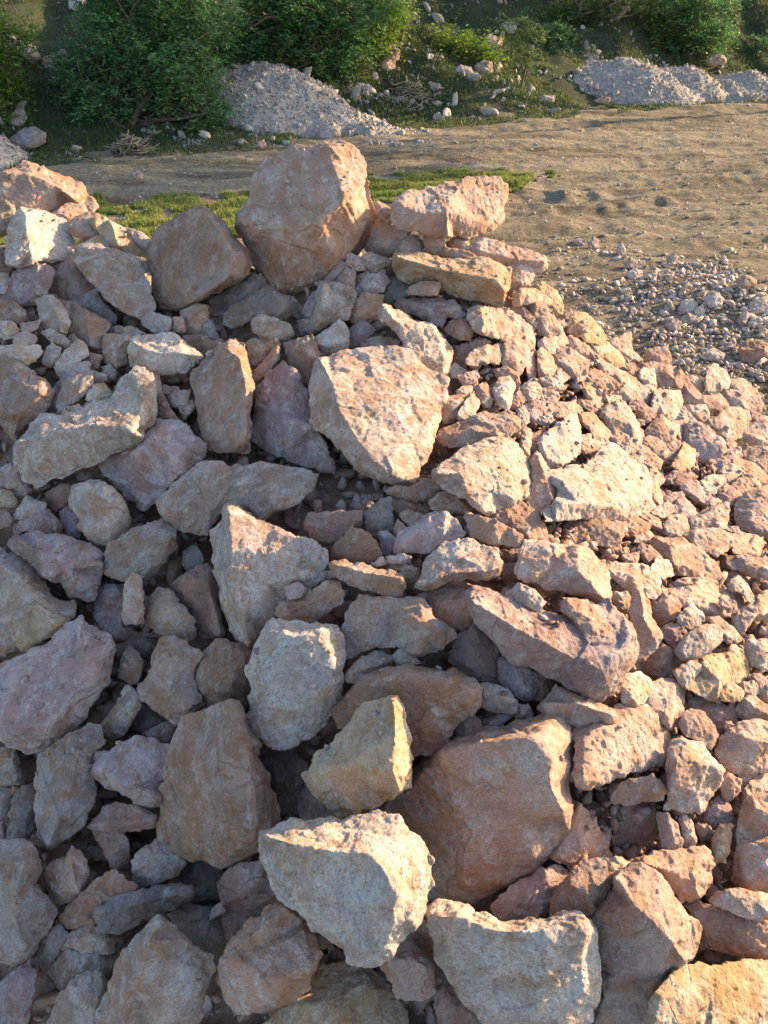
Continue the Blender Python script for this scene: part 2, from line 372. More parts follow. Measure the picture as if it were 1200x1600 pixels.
# one line per rock: tone, facing and bias | label | silhouette | ridges
ROCKS1 = '''
pL0|long pale pink slab at the far left end of the crest|-10,274 15,266 36,251 50,255 82,269 108,280 130,292 139,307 150,322 142,331 125,323 108,318 80,336 60,340 20,345 -10,330|10,270 50,272 85,290 115,310
yL4|sunlit yellow block on the left edge in front of the long pale slab|-10,285 22,280 51,281 56,295 54,318 47,328 28,335 16,350 12,368 -10,372|
pL2|small tilted flake wedged right of the sunlit yellow block on the left edge|54,291 71,293 67,333 48,335 50,315|
wL8|upright pale block with bright sunlit right face near the left edge|32,325 60,328 75,335 102,345 110,357 115,384 108,405 75,410 48,415 32,419 11,412 8,390 15,357 19,338|40,335 42,367 48,390 50,412
pL0|peach wedge rock above the split sunlit ledge at upper left|107,316 130,321 138,332 122,345 110,352 100,347 80,335|
pL3|smooth peach rock resting on the split sunlit ledge|118,338 140,332 153,335 175,352 175,359 158,369 130,375 110,363 110,348|
yL0|split sunlit ledge rock sloping right at upper left|140,350 150,335 175,347 190,353 208,360 230,382 231,402 200,397 185,390 165,385 120,386 140,375 160,367|175,350 185,385
pL-3|peach rock at the right foot of the split sunlit ledge beside the grass|198,357 220,362 236,376 236,390 225,390 210,375|
rS-4|dark brown shadowed rock under the upright pale block|72,412 108,404 126,418 152,455 148,472 105,478 72,466 80,440 86,422|
gN6|grey white slanted slab with a sunlit upper corner left of the brown boulder|105,388 140,383 180,390 208,403 225,425 242,475 238,488 218,497 198,490 175,477 150,447 125,420 110,402|122,412 150,400 175,396 205,404
mS4|rounded grey pink rock below the upright pale block at left|12,441 28,422 50,414 78,415 86,425 80,443 72,462 48,478 15,480 -2,470 5,457|
gS2|pale stone cut by the left edge beside the rounded grey pink rock|-10,427 12,427 15,437 8,458 -10,462|
rS0|reddish rock at the left edge under the upright pale block|-10,392 8,387 11,412 26,420 14,434 -10,425|
bS2|beige pitted rock at the left edge below the rounded grey pink rock|-10,468 22,472 40,485 40,500 32,512 15,505 -10,503|
gS5|grey hump shaped rock in front of the tan pink slope rock at left|57,467 78,461 92,470 107,492 109,512 102,526 92,520 68,512 62,500 60,485|76,464 88,490 96,518
bS1|tan pink slope rock behind the grey hump shaped rock|92,469 110,472 135,485 175,505 164,520 160,550 150,554 125,535 107,525 104,495|135,487 140,540
mS-4|mauve wedge under the dark brown shadowed rock at left|110,470 150,452 160,470 140,486 130,482|
dS-3|blue grey shard under the grey white slanted slab|129,480 147,460 170,480 180,492 184,511 160,500 135,487|
wS4|little white triangle stone left of the grey hump shaped rock|32,506 62,501 60,512 45,520 35,516|
wS3|white stone on the left edge above the long white pebble|-8,503 18,502 32,517 20,528 8,530 -8,524|
wS5|white round stone lying above the long white left edge stone|22,525 40,518 55,525 56,535 38,543 22,540|
wS3|long white stone lying flat at the left edge|-8,539 25,540 60,538 66,549 55,565 35,571 -8,563|
gS5|finger shaped pebble lying aslant below the grey hump shaped rock|65,520 78,514 100,525 112,537 100,545 82,535|
wS3|small upright white stone below the finger shaped pebble|70,550 80,535 95,545 95,555 80,575 66,567|
wS5|long white rock leaning up right of the small upright white stone|84,573 100,550 122,530 136,540 138,555 125,565 108,582 92,588|
pS2|tiny pink stone touching the tip of the finger shaped pebble|103,530 115,522 122,531 112,540|
gS2|grey chip right of the long white leaning rock|124,564 140,552 160,556 152,575 140,577|
bS3|grey brown cube shaped rock left of the ledge rock with sunlit crust|162,522 200,524 204,532 200,547 198,565 180,580 163,565 160,550|200,528 182,545 180,575
gS0|thin grey slab lying behind the grey brown cube shaped rock|162,515 185,509 210,512 228,522 205,530 165,524|
wN9|pale block with a sunlit crust on top and a brown shaded front|201,542 210,526 245,522 270,520 290,537 310,552 318,560 300,572 290,582 250,587 220,575 202,567|206,533 222,545 250,552 290,553 312,558
gS3|speckled grey stone at the foot of the brown boulder|219,499 237,486 265,497 268,510 255,524 242,520 227,510|
gS2|tiny bluish cube stone right of the speckled grey stone|270,497 285,495 291,510 288,519 272,517|
bS1|brown rock below the brown boulder with a pale patch|282,487 305,474 325,480 325,500 315,529 295,524 287,505|
dS-1|thin grey triangular shard right of the brown rock with a pale patch|320,495 332,505 345,532 312,532|
bS0|low brown rock above the tall brown slab at centre left|285,525 315,524 330,532 345,529 352,537 332,560 310,552 292,537|
bS8|tall flat brown slab with fine white scratches at centre left|342,540 367,532 372,537 382,537 388,570 397,607 392,635 390,660 391,707 335,705 322,700 312,665 302,610 301,577 320,562 332,552|355,545 375,560 385,610 382,690
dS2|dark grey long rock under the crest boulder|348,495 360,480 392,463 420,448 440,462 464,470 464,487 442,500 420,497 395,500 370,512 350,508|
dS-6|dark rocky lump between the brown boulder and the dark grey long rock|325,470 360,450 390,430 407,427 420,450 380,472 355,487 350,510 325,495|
wN9|large pale slab with a patch of sun on top holding small chips at left|26,690 47,667 65,647 100,650 140,630 170,625 187,595 210,572 237,585 243,610 242,647 240,662 225,675 222,688 160,720 125,732 110,740 60,762 35,750 27,715|30,690 65,683 105,670 140,665 185,665 205,675 222,682
bS2|big brown grey rock at the left edge left of the large pale slab|-12,560 25,566 50,580 75,600 85,612 72,640 55,655 30,675 25,687 0,662 -12,655|-8,640 30,652 65,615
mS1|grey pink slab standing behind the front leaning grey slab at left|69,640 70,622 97,590 112,570 139,565 140,583 105,600 92,620 88,648|
gS9|front leaning grey slab on top of the large pale slab|90,647 90,620 100,600 125,584 144,582 145,605 132,618 108,635|
yL9|small sunlit chunk beside the leaning grey slab|140,610 150,600 162,600 180,617 165,627 148,630 134,625|
gS4|thin flat chip above the small sunlit chunk|141,579 166,585 165,595 148,592|
pS5|tiny pink chip right above the small sunlit chunk|146,590 163,591 160,602 146,600|
gS2|little mauve grey chip right of the thin flat chip|160,575 172,570 183,582 178,594 166,597|
pL9|square pink chip half lit by the sun on the large pale slab|205,589 247,586 254,615 243,623 225,623 215,607|
gS4|tiny pale stone right of the square pink chip|255,602 277,605 281,612 262,619 254,612|
gS4|pale wedge right of the large pale slab pointing right|262,620 280,611 298,609 293,628 278,638 265,632|
pS6|pink triangle shard right of the large pale slab|244,622 255,615 265,637 285,662 265,659 247,650|
bS2|brown wedge leaning on the tall flat brown slab|279,637 300,625 306,635 288,656|
pS10|pale pink chip lying on the left part of the large pale slab|85,660 100,640 112,650 95,663|
gS10|small grey chip at the base of the front leaning grey slab|106,637 122,632 130,640 118,648 108,645|
gS10|narrow sliver chip under the small sunlit chunk|121,648 134,630 140,634 133,646 124,651|
gS9|flat grey chip at the upper left rim of the large pale slab|64,647 85,648 82,662 66,664|
mS4|big mauve rock under the large pale slab|150,720 212,692 226,672 237,655 280,657 297,672 320,695 318,715 298,735 280,750 262,760 250,785 225,798 200,780 180,755 160,735|236,690 262,705 275,745
rS6|small dark block in the hollow of the big mauve rock|228,672 252,670 256,685 247,692 232,690|
gT6|pebble with a sunlit cap on the ochre stone at upper centre|394,500 410,491 422,495 452,507 459,525 442,532 410,525 395,520|
yS2|ochre stone under the pebble with a sunlit cap|386,535 407,524 435,527 437,542 422,550 397,575 387,562|
pS6|long narrow pink shard leaning up under the ochre stone|392,585 432,540 437,547 435,562 402,600 394,595|
bS6|tan rock with a square notch in its front|445,536 487,524 500,555 487,575 487,605 472,607 455,572 447,552|458,545 480,548 484,600
wN5|stone with a white flat top and mauve front above the flat faced grey boulder|492,527 530,501 544,512 545,545 502,555 497,540|497,536 514,542 543,530
gS3|upright grey and pink rock right below the crest boulder|500,442 522,441 547,450 560,462 550,475 545,500 522,503 490,522 480,517 492,487 496,452|505,445 500,480 490,515
mS-1|mauve grey wedge left of the upright grey and pink rock|472,487 482,465 497,452 500,465 490,497 474,492|
dS-2|small dark stone left of the foot of the upright grey and pink rock|466,502 487,497 484,519 470,525|
mS0|mauve shard tucked under the right side of the crest boulder|505,439 532,407 544,412 540,425 525,443|
mS2|pinkish block right of the mauve shard under the crest boulder|525,440 542,419 555,425 554,450 535,449|
oS3|small orange stone at the right foot of the crest boulder|541,400 550,396 567,405 572,422 555,422 543,414|
wN5|white topped wedge right of the small orange stone|567,400 577,395 612,406 612,413 582,425 572,415|568,404 582,412 610,409
mS3|dark mauve block below the white topped wedge|555,452 572,430 600,420 607,440 597,457 562,462|
mS1|tiny mauve chip left of the dark mauve block|556,432 575,423 580,431 560,444|
bS3|brown five sided rock below the dark mauve block|547,502 550,475 565,458 600,460 596,475 585,500 565,510|
dS-1|dark grey rock in shade left of the yellow grey long slab|600,457 615,433 635,440 642,462 622,472 612,479 597,475|
mS2|mauve wedge above the flat faced grey boulder|545,514 567,500 587,515 570,534 546,544|
gS1|long grey rubble strip along the top of the flat faced grey boulder|550,547 557,530 595,526 630,533 628,545 565,549|
wL10|pale rock with a Y shaped ridge and a sunlit right rim|590,487 600,476 632,490 650,503 675,505 695,528 705,548 703,570 700,588 680,590 660,578 635,548 622,522 598,503|600,482 625,508 650,506 672,508 690,535 696,580
gN10|flat faced grey boulder with sun on its lower right in the middle of the heap|485,605 497,560 545,548 600,545 640,548 665,575 700,592 697,620 680,680 668,720 655,745 640,765 600,750 570,740 540,710 510,680 487,660|500,562 520,600 530,650 560,700 605,738
mS3|large pink grey rock left of the flat faced grey boulder|392,670 400,632 397,612 417,585 442,565 462,580 475,605 487,612 488,650 500,680 522,720 520,738 480,730 440,712 410,700 392,685|400,632 430,645 488,665
gS8|small grey stone on top of the large pink grey rock|435,595 445,579 460,582 472,612 447,630 435,620|
bS0|largest boulder standing on the crest with grey top and orange underside|372,335 385,320 392,290 400,270 415,250 440,240 462,228 500,225 535,223 560,238 570,262 566,290 570,310 575,330 572,350 560,375 540,400 500,440 460,463 440,465 420,440 395,410 380,375|374,345 400,351 440,357 458,358 500,345 540,315 566,290
oS-8|orange chunk behind the right side of the crest boulder|563,278 575,282 578,310 592,345 592,360 562,395 540,412 556,375 570,340|
bS2|brown boulder left of the crest boulder|232,390 245,360 265,347 287,335 310,326 325,330 350,350 362,370 385,390 392,412 390,427 360,445 340,457 300,477 285,484 252,480 241,460 237,450 232,412|322,332 345,365 364,400 360,430 300,472
mS-2|small mauve stone between the grey white slanted slab and the brown boulder|205,401 230,410 234,425 222,425|
pL4|big square cut pale pink rock standing on the crest beside the grass|612,330 620,310 640,298 680,292 695,285 740,277 778,277 790,290 792,310 785,345 770,360 740,370 700,372 660,364 620,357 612,345|692,287 697,330 700,368
yL0|small yellow stone between the crest boulder and the square cut pink rock|586,322 592,315 611,327 611,349 600,349 589,337|
pS-2|broad pink rock right of the crest boulder under the small yellow stone|572,389 580,362 590,343 610,352 635,352 643,362 637,377 620,392 615,404 595,399|
wL2|rough sunlit knob above the left end of the yellow grey long slab|618,394 622,385 640,367 652,370 664,380 662,394 640,396|
pS4|upright little pink wedge in front of the square cut pale pink rock|665,362 687,355 695,377 695,389 665,388 662,372|
oS1|round orange pebble under the square cut pale pink rock|697,379 715,370 730,375 742,395 725,394 702,389|
pS5|flat pink flake lying on top of the yellow grey long slab|662,392 670,384 700,387 730,392 745,400 737,406 700,402 670,399|
pN2|flat pink slab right under the square cut pale pink rock|738,403 740,382 755,373 775,375 800,386 830,391 853,403 852,420 840,426 800,417 770,412|745,392 800,403 850,410
yN8|yellow grey long slab lying aslant below the crest|615,410 618,397 637,393 660,397 700,405 752,402 780,412 795,420 795,435 785,475 772,478 755,473 722,465 690,452 662,442 640,443 622,435|620,402 650,410 685,420 730,430 775,438 788,455
pS3|mauve pink plate standing at the right end of the yellow grey long slab|795,415 835,412 837,425 827,447 802,452 791,459 795,435|
pS11|small pink half moon chip under the yellow grey long slab|635,455 645,445 665,440 687,440 687,450 680,462 640,460|
mS5|grey topped rock below the half moon chip|617,477 625,468 652,467 690,466 712,470 727,492 715,500 700,495 690,512 675,507 652,494 635,489|625,474 665,480 700,485
bS6|rounded brown wedge right below the grey topped rock|695,515 705,502 730,497 740,517 735,532 715,529 700,520|
pL8|lumpy pink rock below the right end of the yellow grey long slab|731,483 746,477 761,480 783,482 796,501 818,522 813,527 790,533 770,527 750,522 737,514 731,496|750,480 756,500 752,520
yL3|bright ridged slope rock right of the lumpy pink rock|783,480 796,483 820,503 835,514 835,544 841,579 835,594 824,589 820,570 826,544 816,527 796,503|
pN6|broad grey pink faceted rock under the lumpy pink rock|784,544 787,535 805,526 820,533 833,544 828,561 818,579 811,590 800,581 787,572 783,566|
rS0|dark reddish rock left of the sun faced block|709,542 731,537 735,548 727,561 727,574 707,570|
bS3|small brown wedge above the sun faced block|735,533 750,526 768,535 757,544 744,548 733,542|
gL7|sun faced block with one bright white side among the small chips|728,561 735,550 759,540 783,537 784,553 779,569 766,567 742,572 729,570|760,542 760,566
oN7|orange chip below the sun faced block|717,592 727,583 744,579 748,589 742,599 724,601|
oS4|round tan pebble right beside the sunlit rim of the Y ridged rock|702,579 711,568 727,579 722,591 705,589|
yL5|small yellow chip above the upright cream triangle stone|714,611 727,600 740,605 733,620 720,626|
gS4|grey green stone right of the flat faced grey boulder|688,648 698,620 714,618 724,626 716,639 716,654 694,662|
wL7|upright cream triangle stone right of the grey green stone|716,644 727,628 740,612 749,631 740,652 722,661 717,654|
oN4|orange pink prism right of the upright cream triangle stone|740,605 759,598 770,622 766,637 753,633 744,613|
wT7|rounded white stone with a bright top beside the knobby stone|770,609 779,591 796,589 805,605 800,620 796,641 781,637 772,624|
oS3|curved pink rock behind the rounded white stone|773,579 790,573 809,583 811,596 807,609 796,594 776,589|
wN6|knobby round stone with a grey nose|813,605 831,592 846,605 844,620 833,631 820,624 815,613|
gS5|smooth grey pink stone right of the knobby round stone|846,607 861,605 874,620 865,633 852,633 841,624|
mS2|mauve wedge between the rounded white stone and the knobby stone|796,624 811,611 822,626 800,641|
mS4|grey mauve plate below the knobby round stone|818,635 835,626 852,629 846,648 833,661 824,648|
bS5|brown flat slab lying under the craggy pink rock|687,672 722,658 745,658 790,678 770,689 737,698 705,700 685,690|690,672 740,672 780,680
pN9|craggy pink rock resting on the brown flat slab|722,663 740,650 761,643 774,648 792,641 813,657 813,670 792,684 765,682 740,672|745,655 770,665 800,660
oN8|upright orange stick stone between the big lit boulder and the lumpy round rock|813,696 817,664 831,677 829,696 827,716 815,705|
oN6|small curled pink stone above the upright orange stick stone|807,641 818,635 826,646 826,659 818,667 811,656|
pL4|rough peach rock beside the mauve pink plate|801,459 813,451 835,451 861,468 863,474 852,477 828,474 813,478 803,478|
oS2|orange pink wedge left of the grey veined crest rock|796,483 813,474 835,496 839,505 835,518 826,511 809,494|
gN5|grey veined rock near the right crest|824,479 835,472 852,475 857,488 874,503 880,520 861,526 839,522 839,501|
pL4|peach block just below the grey veined rock|841,535 857,522 880,520 887,537 872,550 857,554 844,546|
yL2|long sunlit yellow rock forming the right crest|833,449 848,440 870,455 880,477 878,490 868,494 861,475|
rS-3|dark notch rock below the long sunlit yellow rock on the crest|868,491 883,481 896,485 887,502 874,504|
yL2|bright yellow slope rock on the right skyline|883,520 894,505 898,487 913,489 928,500 946,524 946,537 935,539 917,535 907,526|
pS5|small pink cube in front of the bright yellow slope rock|896,507 917,498 920,517 907,522|
yL2|narrow bright yellow rock running down the right skyline|924,552 928,537 950,535 972,554 980,582 972,578 950,567|
pS6|rounded pink brick right of the peach block|883,533 900,530 922,544 922,556 915,563 902,554 887,543|
pN7|large smooth pink slab beside the rounded pink brick|860,556 881,540 902,552 920,563 915,593 905,595 885,589 868,572|
yL4|ridged sunlit rock left of the large smooth pink slab|839,550 848,543 876,574 868,591 842,591|
wL5|white triangular chip under the large smooth pink slab|866,589 876,576 890,589 878,599|
pS4|curved pink flake below the ridged sunlit rock|839,593 859,587 885,604 876,613 852,606|
gL4|broad grey pink slab with fine grain on the right flank|918,565 941,561 972,580 1000,593 1024,604 1024,637 1019,643 998,630 972,626 957,613 948,595 931,582|
pN9|small pink plate leaning on the broad fine grained slab|915,584 930,576 956,591 954,606 943,614 933,602|
pL1|jagged peach rock on the right skyline above the fine grained slab|950,535 972,524 985,518 987,543 992,550 1004,561 993,565 972,552 961,548|
pS0|blunt pink block on the right skyline|1009,549 1039,540 1048,557 1047,573 1028,570 1009,564|
pN3|wide flat pink rock below the blunt pink block|991,568 1024,565 1044,571 1062,577 1073,591 1061,608 1051,603 1028,603 1022,584 1004,577|
wL6|pitted cream stone left of the wide flat pink rock|997,586 1006,574 1022,578 1026,603 1011,601 1000,593|
oL4|narrow peach wedge left of the pitted cream stone|978,568 991,569 999,584 996,593 984,584|
gS1|grey wedge in shade right of the wide flat pink rock|1070,584 1090,590 1101,599 1099,610 1090,614 1079,601|
wL5|rounded rock with a white fuzzy top on the right skyline|1101,601 1105,579 1114,569 1132,578 1141,593 1138,606 1125,610 1106,612|1103,594 1120,592 1130,604
pL1|low pink rock behind the big pink panel rock at right|1137,606 1141,593 1160,591 1172,599 1183,613 1193,623 1171,621 1145,612|
pN5|big pink panel shaped rock at the right edge|1130,612 1145,610 1185,618 1193,630 1183,658 1171,658 1171,643 1154,639 1136,632|
yL8|boulder with a bright white upper face and pink base at right|1108,663 1125,646 1136,637 1154,637 1170,643 1172,657 1163,681 1145,690 1134,685 1125,674|1115,655 1130,662 1165,663
oN6|boulder cut by the right edge with a lit cheek|1158,683 1167,670 1178,661 1187,650 1208,655 1212,705 1182,703 1174,698|
rN2|red spiky rock right of the pink sunlit ridge rock|1059,606 1073,589 1083,602 1097,617 1108,617 1132,639 1127,650 1108,648 1090,632 1066,632|
pL3|small peach lump above the boulder with a bright white face|1106,621 1123,615 1140,630 1136,641 1125,636|
yL6|sunlit ridge rock standing in the upper right rubble|1023,608 1048,611 1062,611 1068,637 1050,658 1035,648 1018,645|1046,613 1052,632 1036,646
rS4|reddish plate below the broad fine grained slab|978,625 1002,626 1026,648 1017,663 1004,665 991,643|
oS6|orange triangular rock with a bright right rim|1004,678 1026,652 1035,648 1046,692 1039,694 1017,683|
pL5|ribbed pale rock right of the orange triangular rock|1033,650 1050,659 1066,657 1079,657 1062,683 1057,692 1044,694|
gS3|grey triangle rock above the ribbed pale rock|1050,654 1068,635 1085,656 1072,661 1053,663|
pS2|rough pink rock above the large mauve pink slab|1066,634 1101,633 1108,646 1105,665 1090,658 1081,652|
mS9|large mauve pink slab with a bright upper edge|1059,682 1081,654 1105,665 1134,692 1134,707 1108,725 1099,725 1083,713 1083,698 1062,691|
pN5|small upright pink stone right of the large mauve pink slab|1128,687 1136,680 1151,694 1147,705 1136,703|
bS5|square brown rock at the right edge below the lit cheek boulder|1156,698 1178,698 1208,700 1212,745 1191,742 1180,729 1158,716|
mS4|mauve pink rock under the small upright pink stone|1104,727 1130,705 1154,698 1160,712 1141,727 1119,742 1108,742|
gN6|speckled grey pink rock left of the small stacked orange flakes|998,689 1017,681 1035,690 1046,705 1037,720 1017,705 1004,698|
pN5|pink wedge under the speckled grey pink rock|990,696 1007,696 1035,720 1031,733 1009,731 995,713|
oS4|stacked orange flakes left of the sunlit cube stone|1038,694 1062,688 1066,703 1053,724 1035,724|
yL8|sunlit cube stone with a ribbed top|1048,727 1062,707 1068,692 1086,703 1085,724 1070,740|1060,712 1082,715
gN8|grey capped rock with bright right end on the right flank|938,652 948,634 978,628 990,650 1006,680 1000,694 990,696 980,684 952,670|946,648 985,662 992,690
pL6|peach forked rock left of the grey capped rock|904,646 926,644 938,658 958,678 946,688 932,690 924,676 908,662|
mS5|rounded mauve stone below the grey capped rock|950,682 960,670 980,680 984,688 968,702 960,692|
pS6|pale cube stone right of the rounded mauve stone|968,694 988,685 993,706 976,710|
gS6|flat rounded grey stone under the pale cube stone|978,710 1004,706 1009,720 1004,726 988,720|
wL10|lumpy round rock left above the broad sunlit cream slab|840,692 852,676 880,656 888,646 900,650 908,676 906,708 888,724 872,730 858,732 848,720 842,700|
pN7|pink stone against the right side of the lumpy round rock|906,680 926,680 938,698 930,712 916,716 906,706|
oN6|small pink flake above the top of the broad sunlit cream slab|930,689 948,685 953,696 938,700|
wL10|broad sunlit cream slab with a pink shaded underside|844,800 866,786 872,764 858,734 892,728 924,720 938,700 952,694 968,702 988,718 1010,728 1016,748 1018,780 1021,792 1000,806 968,810 940,812 916,810 880,812 852,816|868,786 905,785 940,790 965,794 985,786 1012,780
pN3|thin peach slab above the forked rock|902,624 932,628 944,644 936,648 924,644 908,636|
pN6|pink brick below the smooth grey pink stone|846,642 862,630 898,628 910,642 898,650 872,652 848,652|
gS4|small grey plate left above the lumpy round rock|838,654 856,649 868,658 856,665 840,662|
oL3|small orange rock under the small pink plate|944,610 969,609 971,630 950,634|
yL4|bright little shards left of the fine grained slab|902,593 913,589 935,606 943,628 937,639 924,628 913,617|
bS0|brown hollow rock in the shade under the broad sunlit cream slab|878,824 900,810 932,808 972,816 974,838 960,856 932,852 916,854 882,856|
bS3|brown rounded stone under the right end of the broad sunlit cream slab|972,816 992,806 1016,820 1012,830 992,842 976,836|
oN4|orange curled chip left of the white cobble|998,836 1014,830 1022,838 1014,850 990,848|
oN5|orange brown plate below the right end of the cream slab|1001,804 1010,800 1030,812 1035,830 1018,824 1006,812|
oS4|pink flat shard above the orange brown plate|1008,800 1042,784 1052,790 1052,800 1038,808 1020,806|
wN7|white rounded cobble on the right flank|1038,821 1044,808 1061,805 1073,810 1077,830 1064,837 1044,841 1038,830|
mS5|mauve wedge above the white rounded cobble|1049,797 1062,777 1077,784 1090,803 1077,812 1057,806|
oS4|red brown stone above the pink flat shard|1033,773 1064,768 1070,779 1051,792 1037,783|
mS4|long flat mauve rock below the sunlit cube stone|1033,749 1053,736 1079,737 1084,749 1066,759 1040,757|
mS7|mauve rock with a forked lit rim left of the white topped rock|1062,762 1075,751 1092,753 1099,768 1123,781 1112,794 1090,784 1070,773|
wT6|round rock with a white top above the forked mauve rock|1092,753 1112,742 1130,744 1134,757 1125,766 1112,773 1097,764|
rS4|red brown wedge right of the round rock with a white top|1119,768 1136,757 1158,773 1152,786 1141,794 1125,783|
gS8|grey pyramid rock right of the white rounded cobble|1073,815 1090,804 1116,790 1138,786 1140,797 1134,828 1108,827 1079,832|1080,812 1118,795 1124,825
pN10|smooth rounded pink cobble below the grey pyramid rock|1070,836 1094,826 1123,825 1147,839 1145,850 1136,861 1119,870 1105,863 1088,856|1085,832 1105,842 1145,845
oL7|orange cube rock with a bright right rim|1143,836 1154,830 1174,836 1191,839 1193,850 1185,870 1160,868 1145,865|1180,838 1182,866
gS3|thin pale chip above the orange cube rock|1134,823 1150,823 1158,832 1140,834|
pN9|large round pink boulder cut by the right edge|1149,788 1160,777 1182,762 1212,755 1212,850 1191,839 1172,834 1152,825 1148,803|
pN4|pale pink wedge above the large round right edge boulder|1143,759 1156,746 1183,749 1189,760 1163,777 1150,772|
oL3|layered pink rock at the right edge|1141,722 1156,716 1178,724 1194,736 1208,753 1185,755 1161,742 1156,735|
gN3|lumpy grey pink rock left of the layered pink rock|1121,738 1138,725 1152,727 1162,740 1150,757 1138,757|
bN8|long sloping grain marked slab below the white rounded cobble|1013,848 1026,839 1044,841 1066,841 1094,858 1116,878 1127,898 1117,914 1090,903 1053,898 1050,883 1035,869|1026,842 1046,850 1052,880
rS7|red wedge left of the long sloping slab|994,859 1004,849 1017,854 1035,870 1026,876 1011,882|
wL8|knotty pale stone below the red wedge|1017,887 1028,870 1048,878 1052,898 1033,905 1020,896|
oS4|flat red stone left of the red wedge|973,867 998,863 996,880 975,880|
pN8|large pink rock with a scalloped right edge below the flat red stone|944,877 979,880 1011,884 1014,892 1030,899 1031,927 1020,936 983,925 962,908 950,895|
bS4|flat brown slab at the right edge below the orange cube|1125,872 1163,867 1196,874 1208,905 1182,904 1154,891 1132,887|
oS7|thin orange chip under the long sloping slab|1051,911 1066,903 1090,903 1083,916 1059,916|
pL2|small pale shard right of the broad sunlit cream slab|1017,755 1026,753 1035,773 1041,786 1022,790|
yL3|little striped stone above the pale shard|1013,735 1024,731 1039,749 1031,759 1018,755|
wL14|big boulder with a bright sunlit right side in the middle right|677,737 701,718 721,701 747,692 768,684 794,684 812,703 829,727 835,744 827,770 816,781 790,792 760,803 736,789 727,779 697,766 679,746|682,741 720,738 750,730 778,715;778,715 795,750 803,778
gS20|pebble stuck on top of the big sunlit boulder|763,703 768,695 779,703 783,716 775,718 764,711|
gS16|small grey chip on the left shoulder of the big sunlit boulder|723,705 730,692 735,701 727,708|
pS10|smooth grey pink rock between the big sunlit boulder and the cream slab|828,720 838,706 846,714 861,738 868,761 866,787 844,801 820,790 825,774 833,753|840,712 852,745 862,780
bS7|small brown rock under the left side of the big sunlit boulder|671,783 688,770 714,769 729,779 738,795 725,803 686,802 673,794|
bS3|pinkish rock under the tip of the flat faced grey boulder|600,766 620,758 640,763 660,748 678,750 690,766 673,780 650,784 620,777|
mS7|mauve rock with one sunlit tip below the small brown rock|617,845 625,830 672,802 695,800 715,815 725,837 720,845 690,847 670,864 617,864|625,850 670,815 697,803
oS12|long flat pink plate lying aslant under the big sunlit boulder|726,809 729,799 747,805 773,813 816,835 820,848 812,855 781,851 758,848 736,839|
pN5|broad pink rock behind the long flat pink plate|758,809 781,792 805,783 820,788 838,798 853,826 867,850 846,852 822,848 816,837 790,822|
gN10|flat blue grey slab with a sunlit right tip|649,918 654,905 667,872 695,847 727,842 775,858 783,880 778,897 760,905 706,905 680,920 660,922|653,912 680,908 706,895 760,893 780,885
rS3|red brown stone right of the flat blue grey slab|777,861 816,857 812,880 781,880|
pN12|large blocky rock with a sunlit right end below the long pink plate|807,885 820,845 850,847 902,855 925,862 950,895 955,930 937,937 875,922 810,907|902,858 905,895 935,928
bS3|round brown stone left of the large blocky rock|782,882 807,880 807,898 783,896|
mS2|narrow mauve wedge right of the upright orange stick stone|829,681 846,673 842,705 829,713|
'''
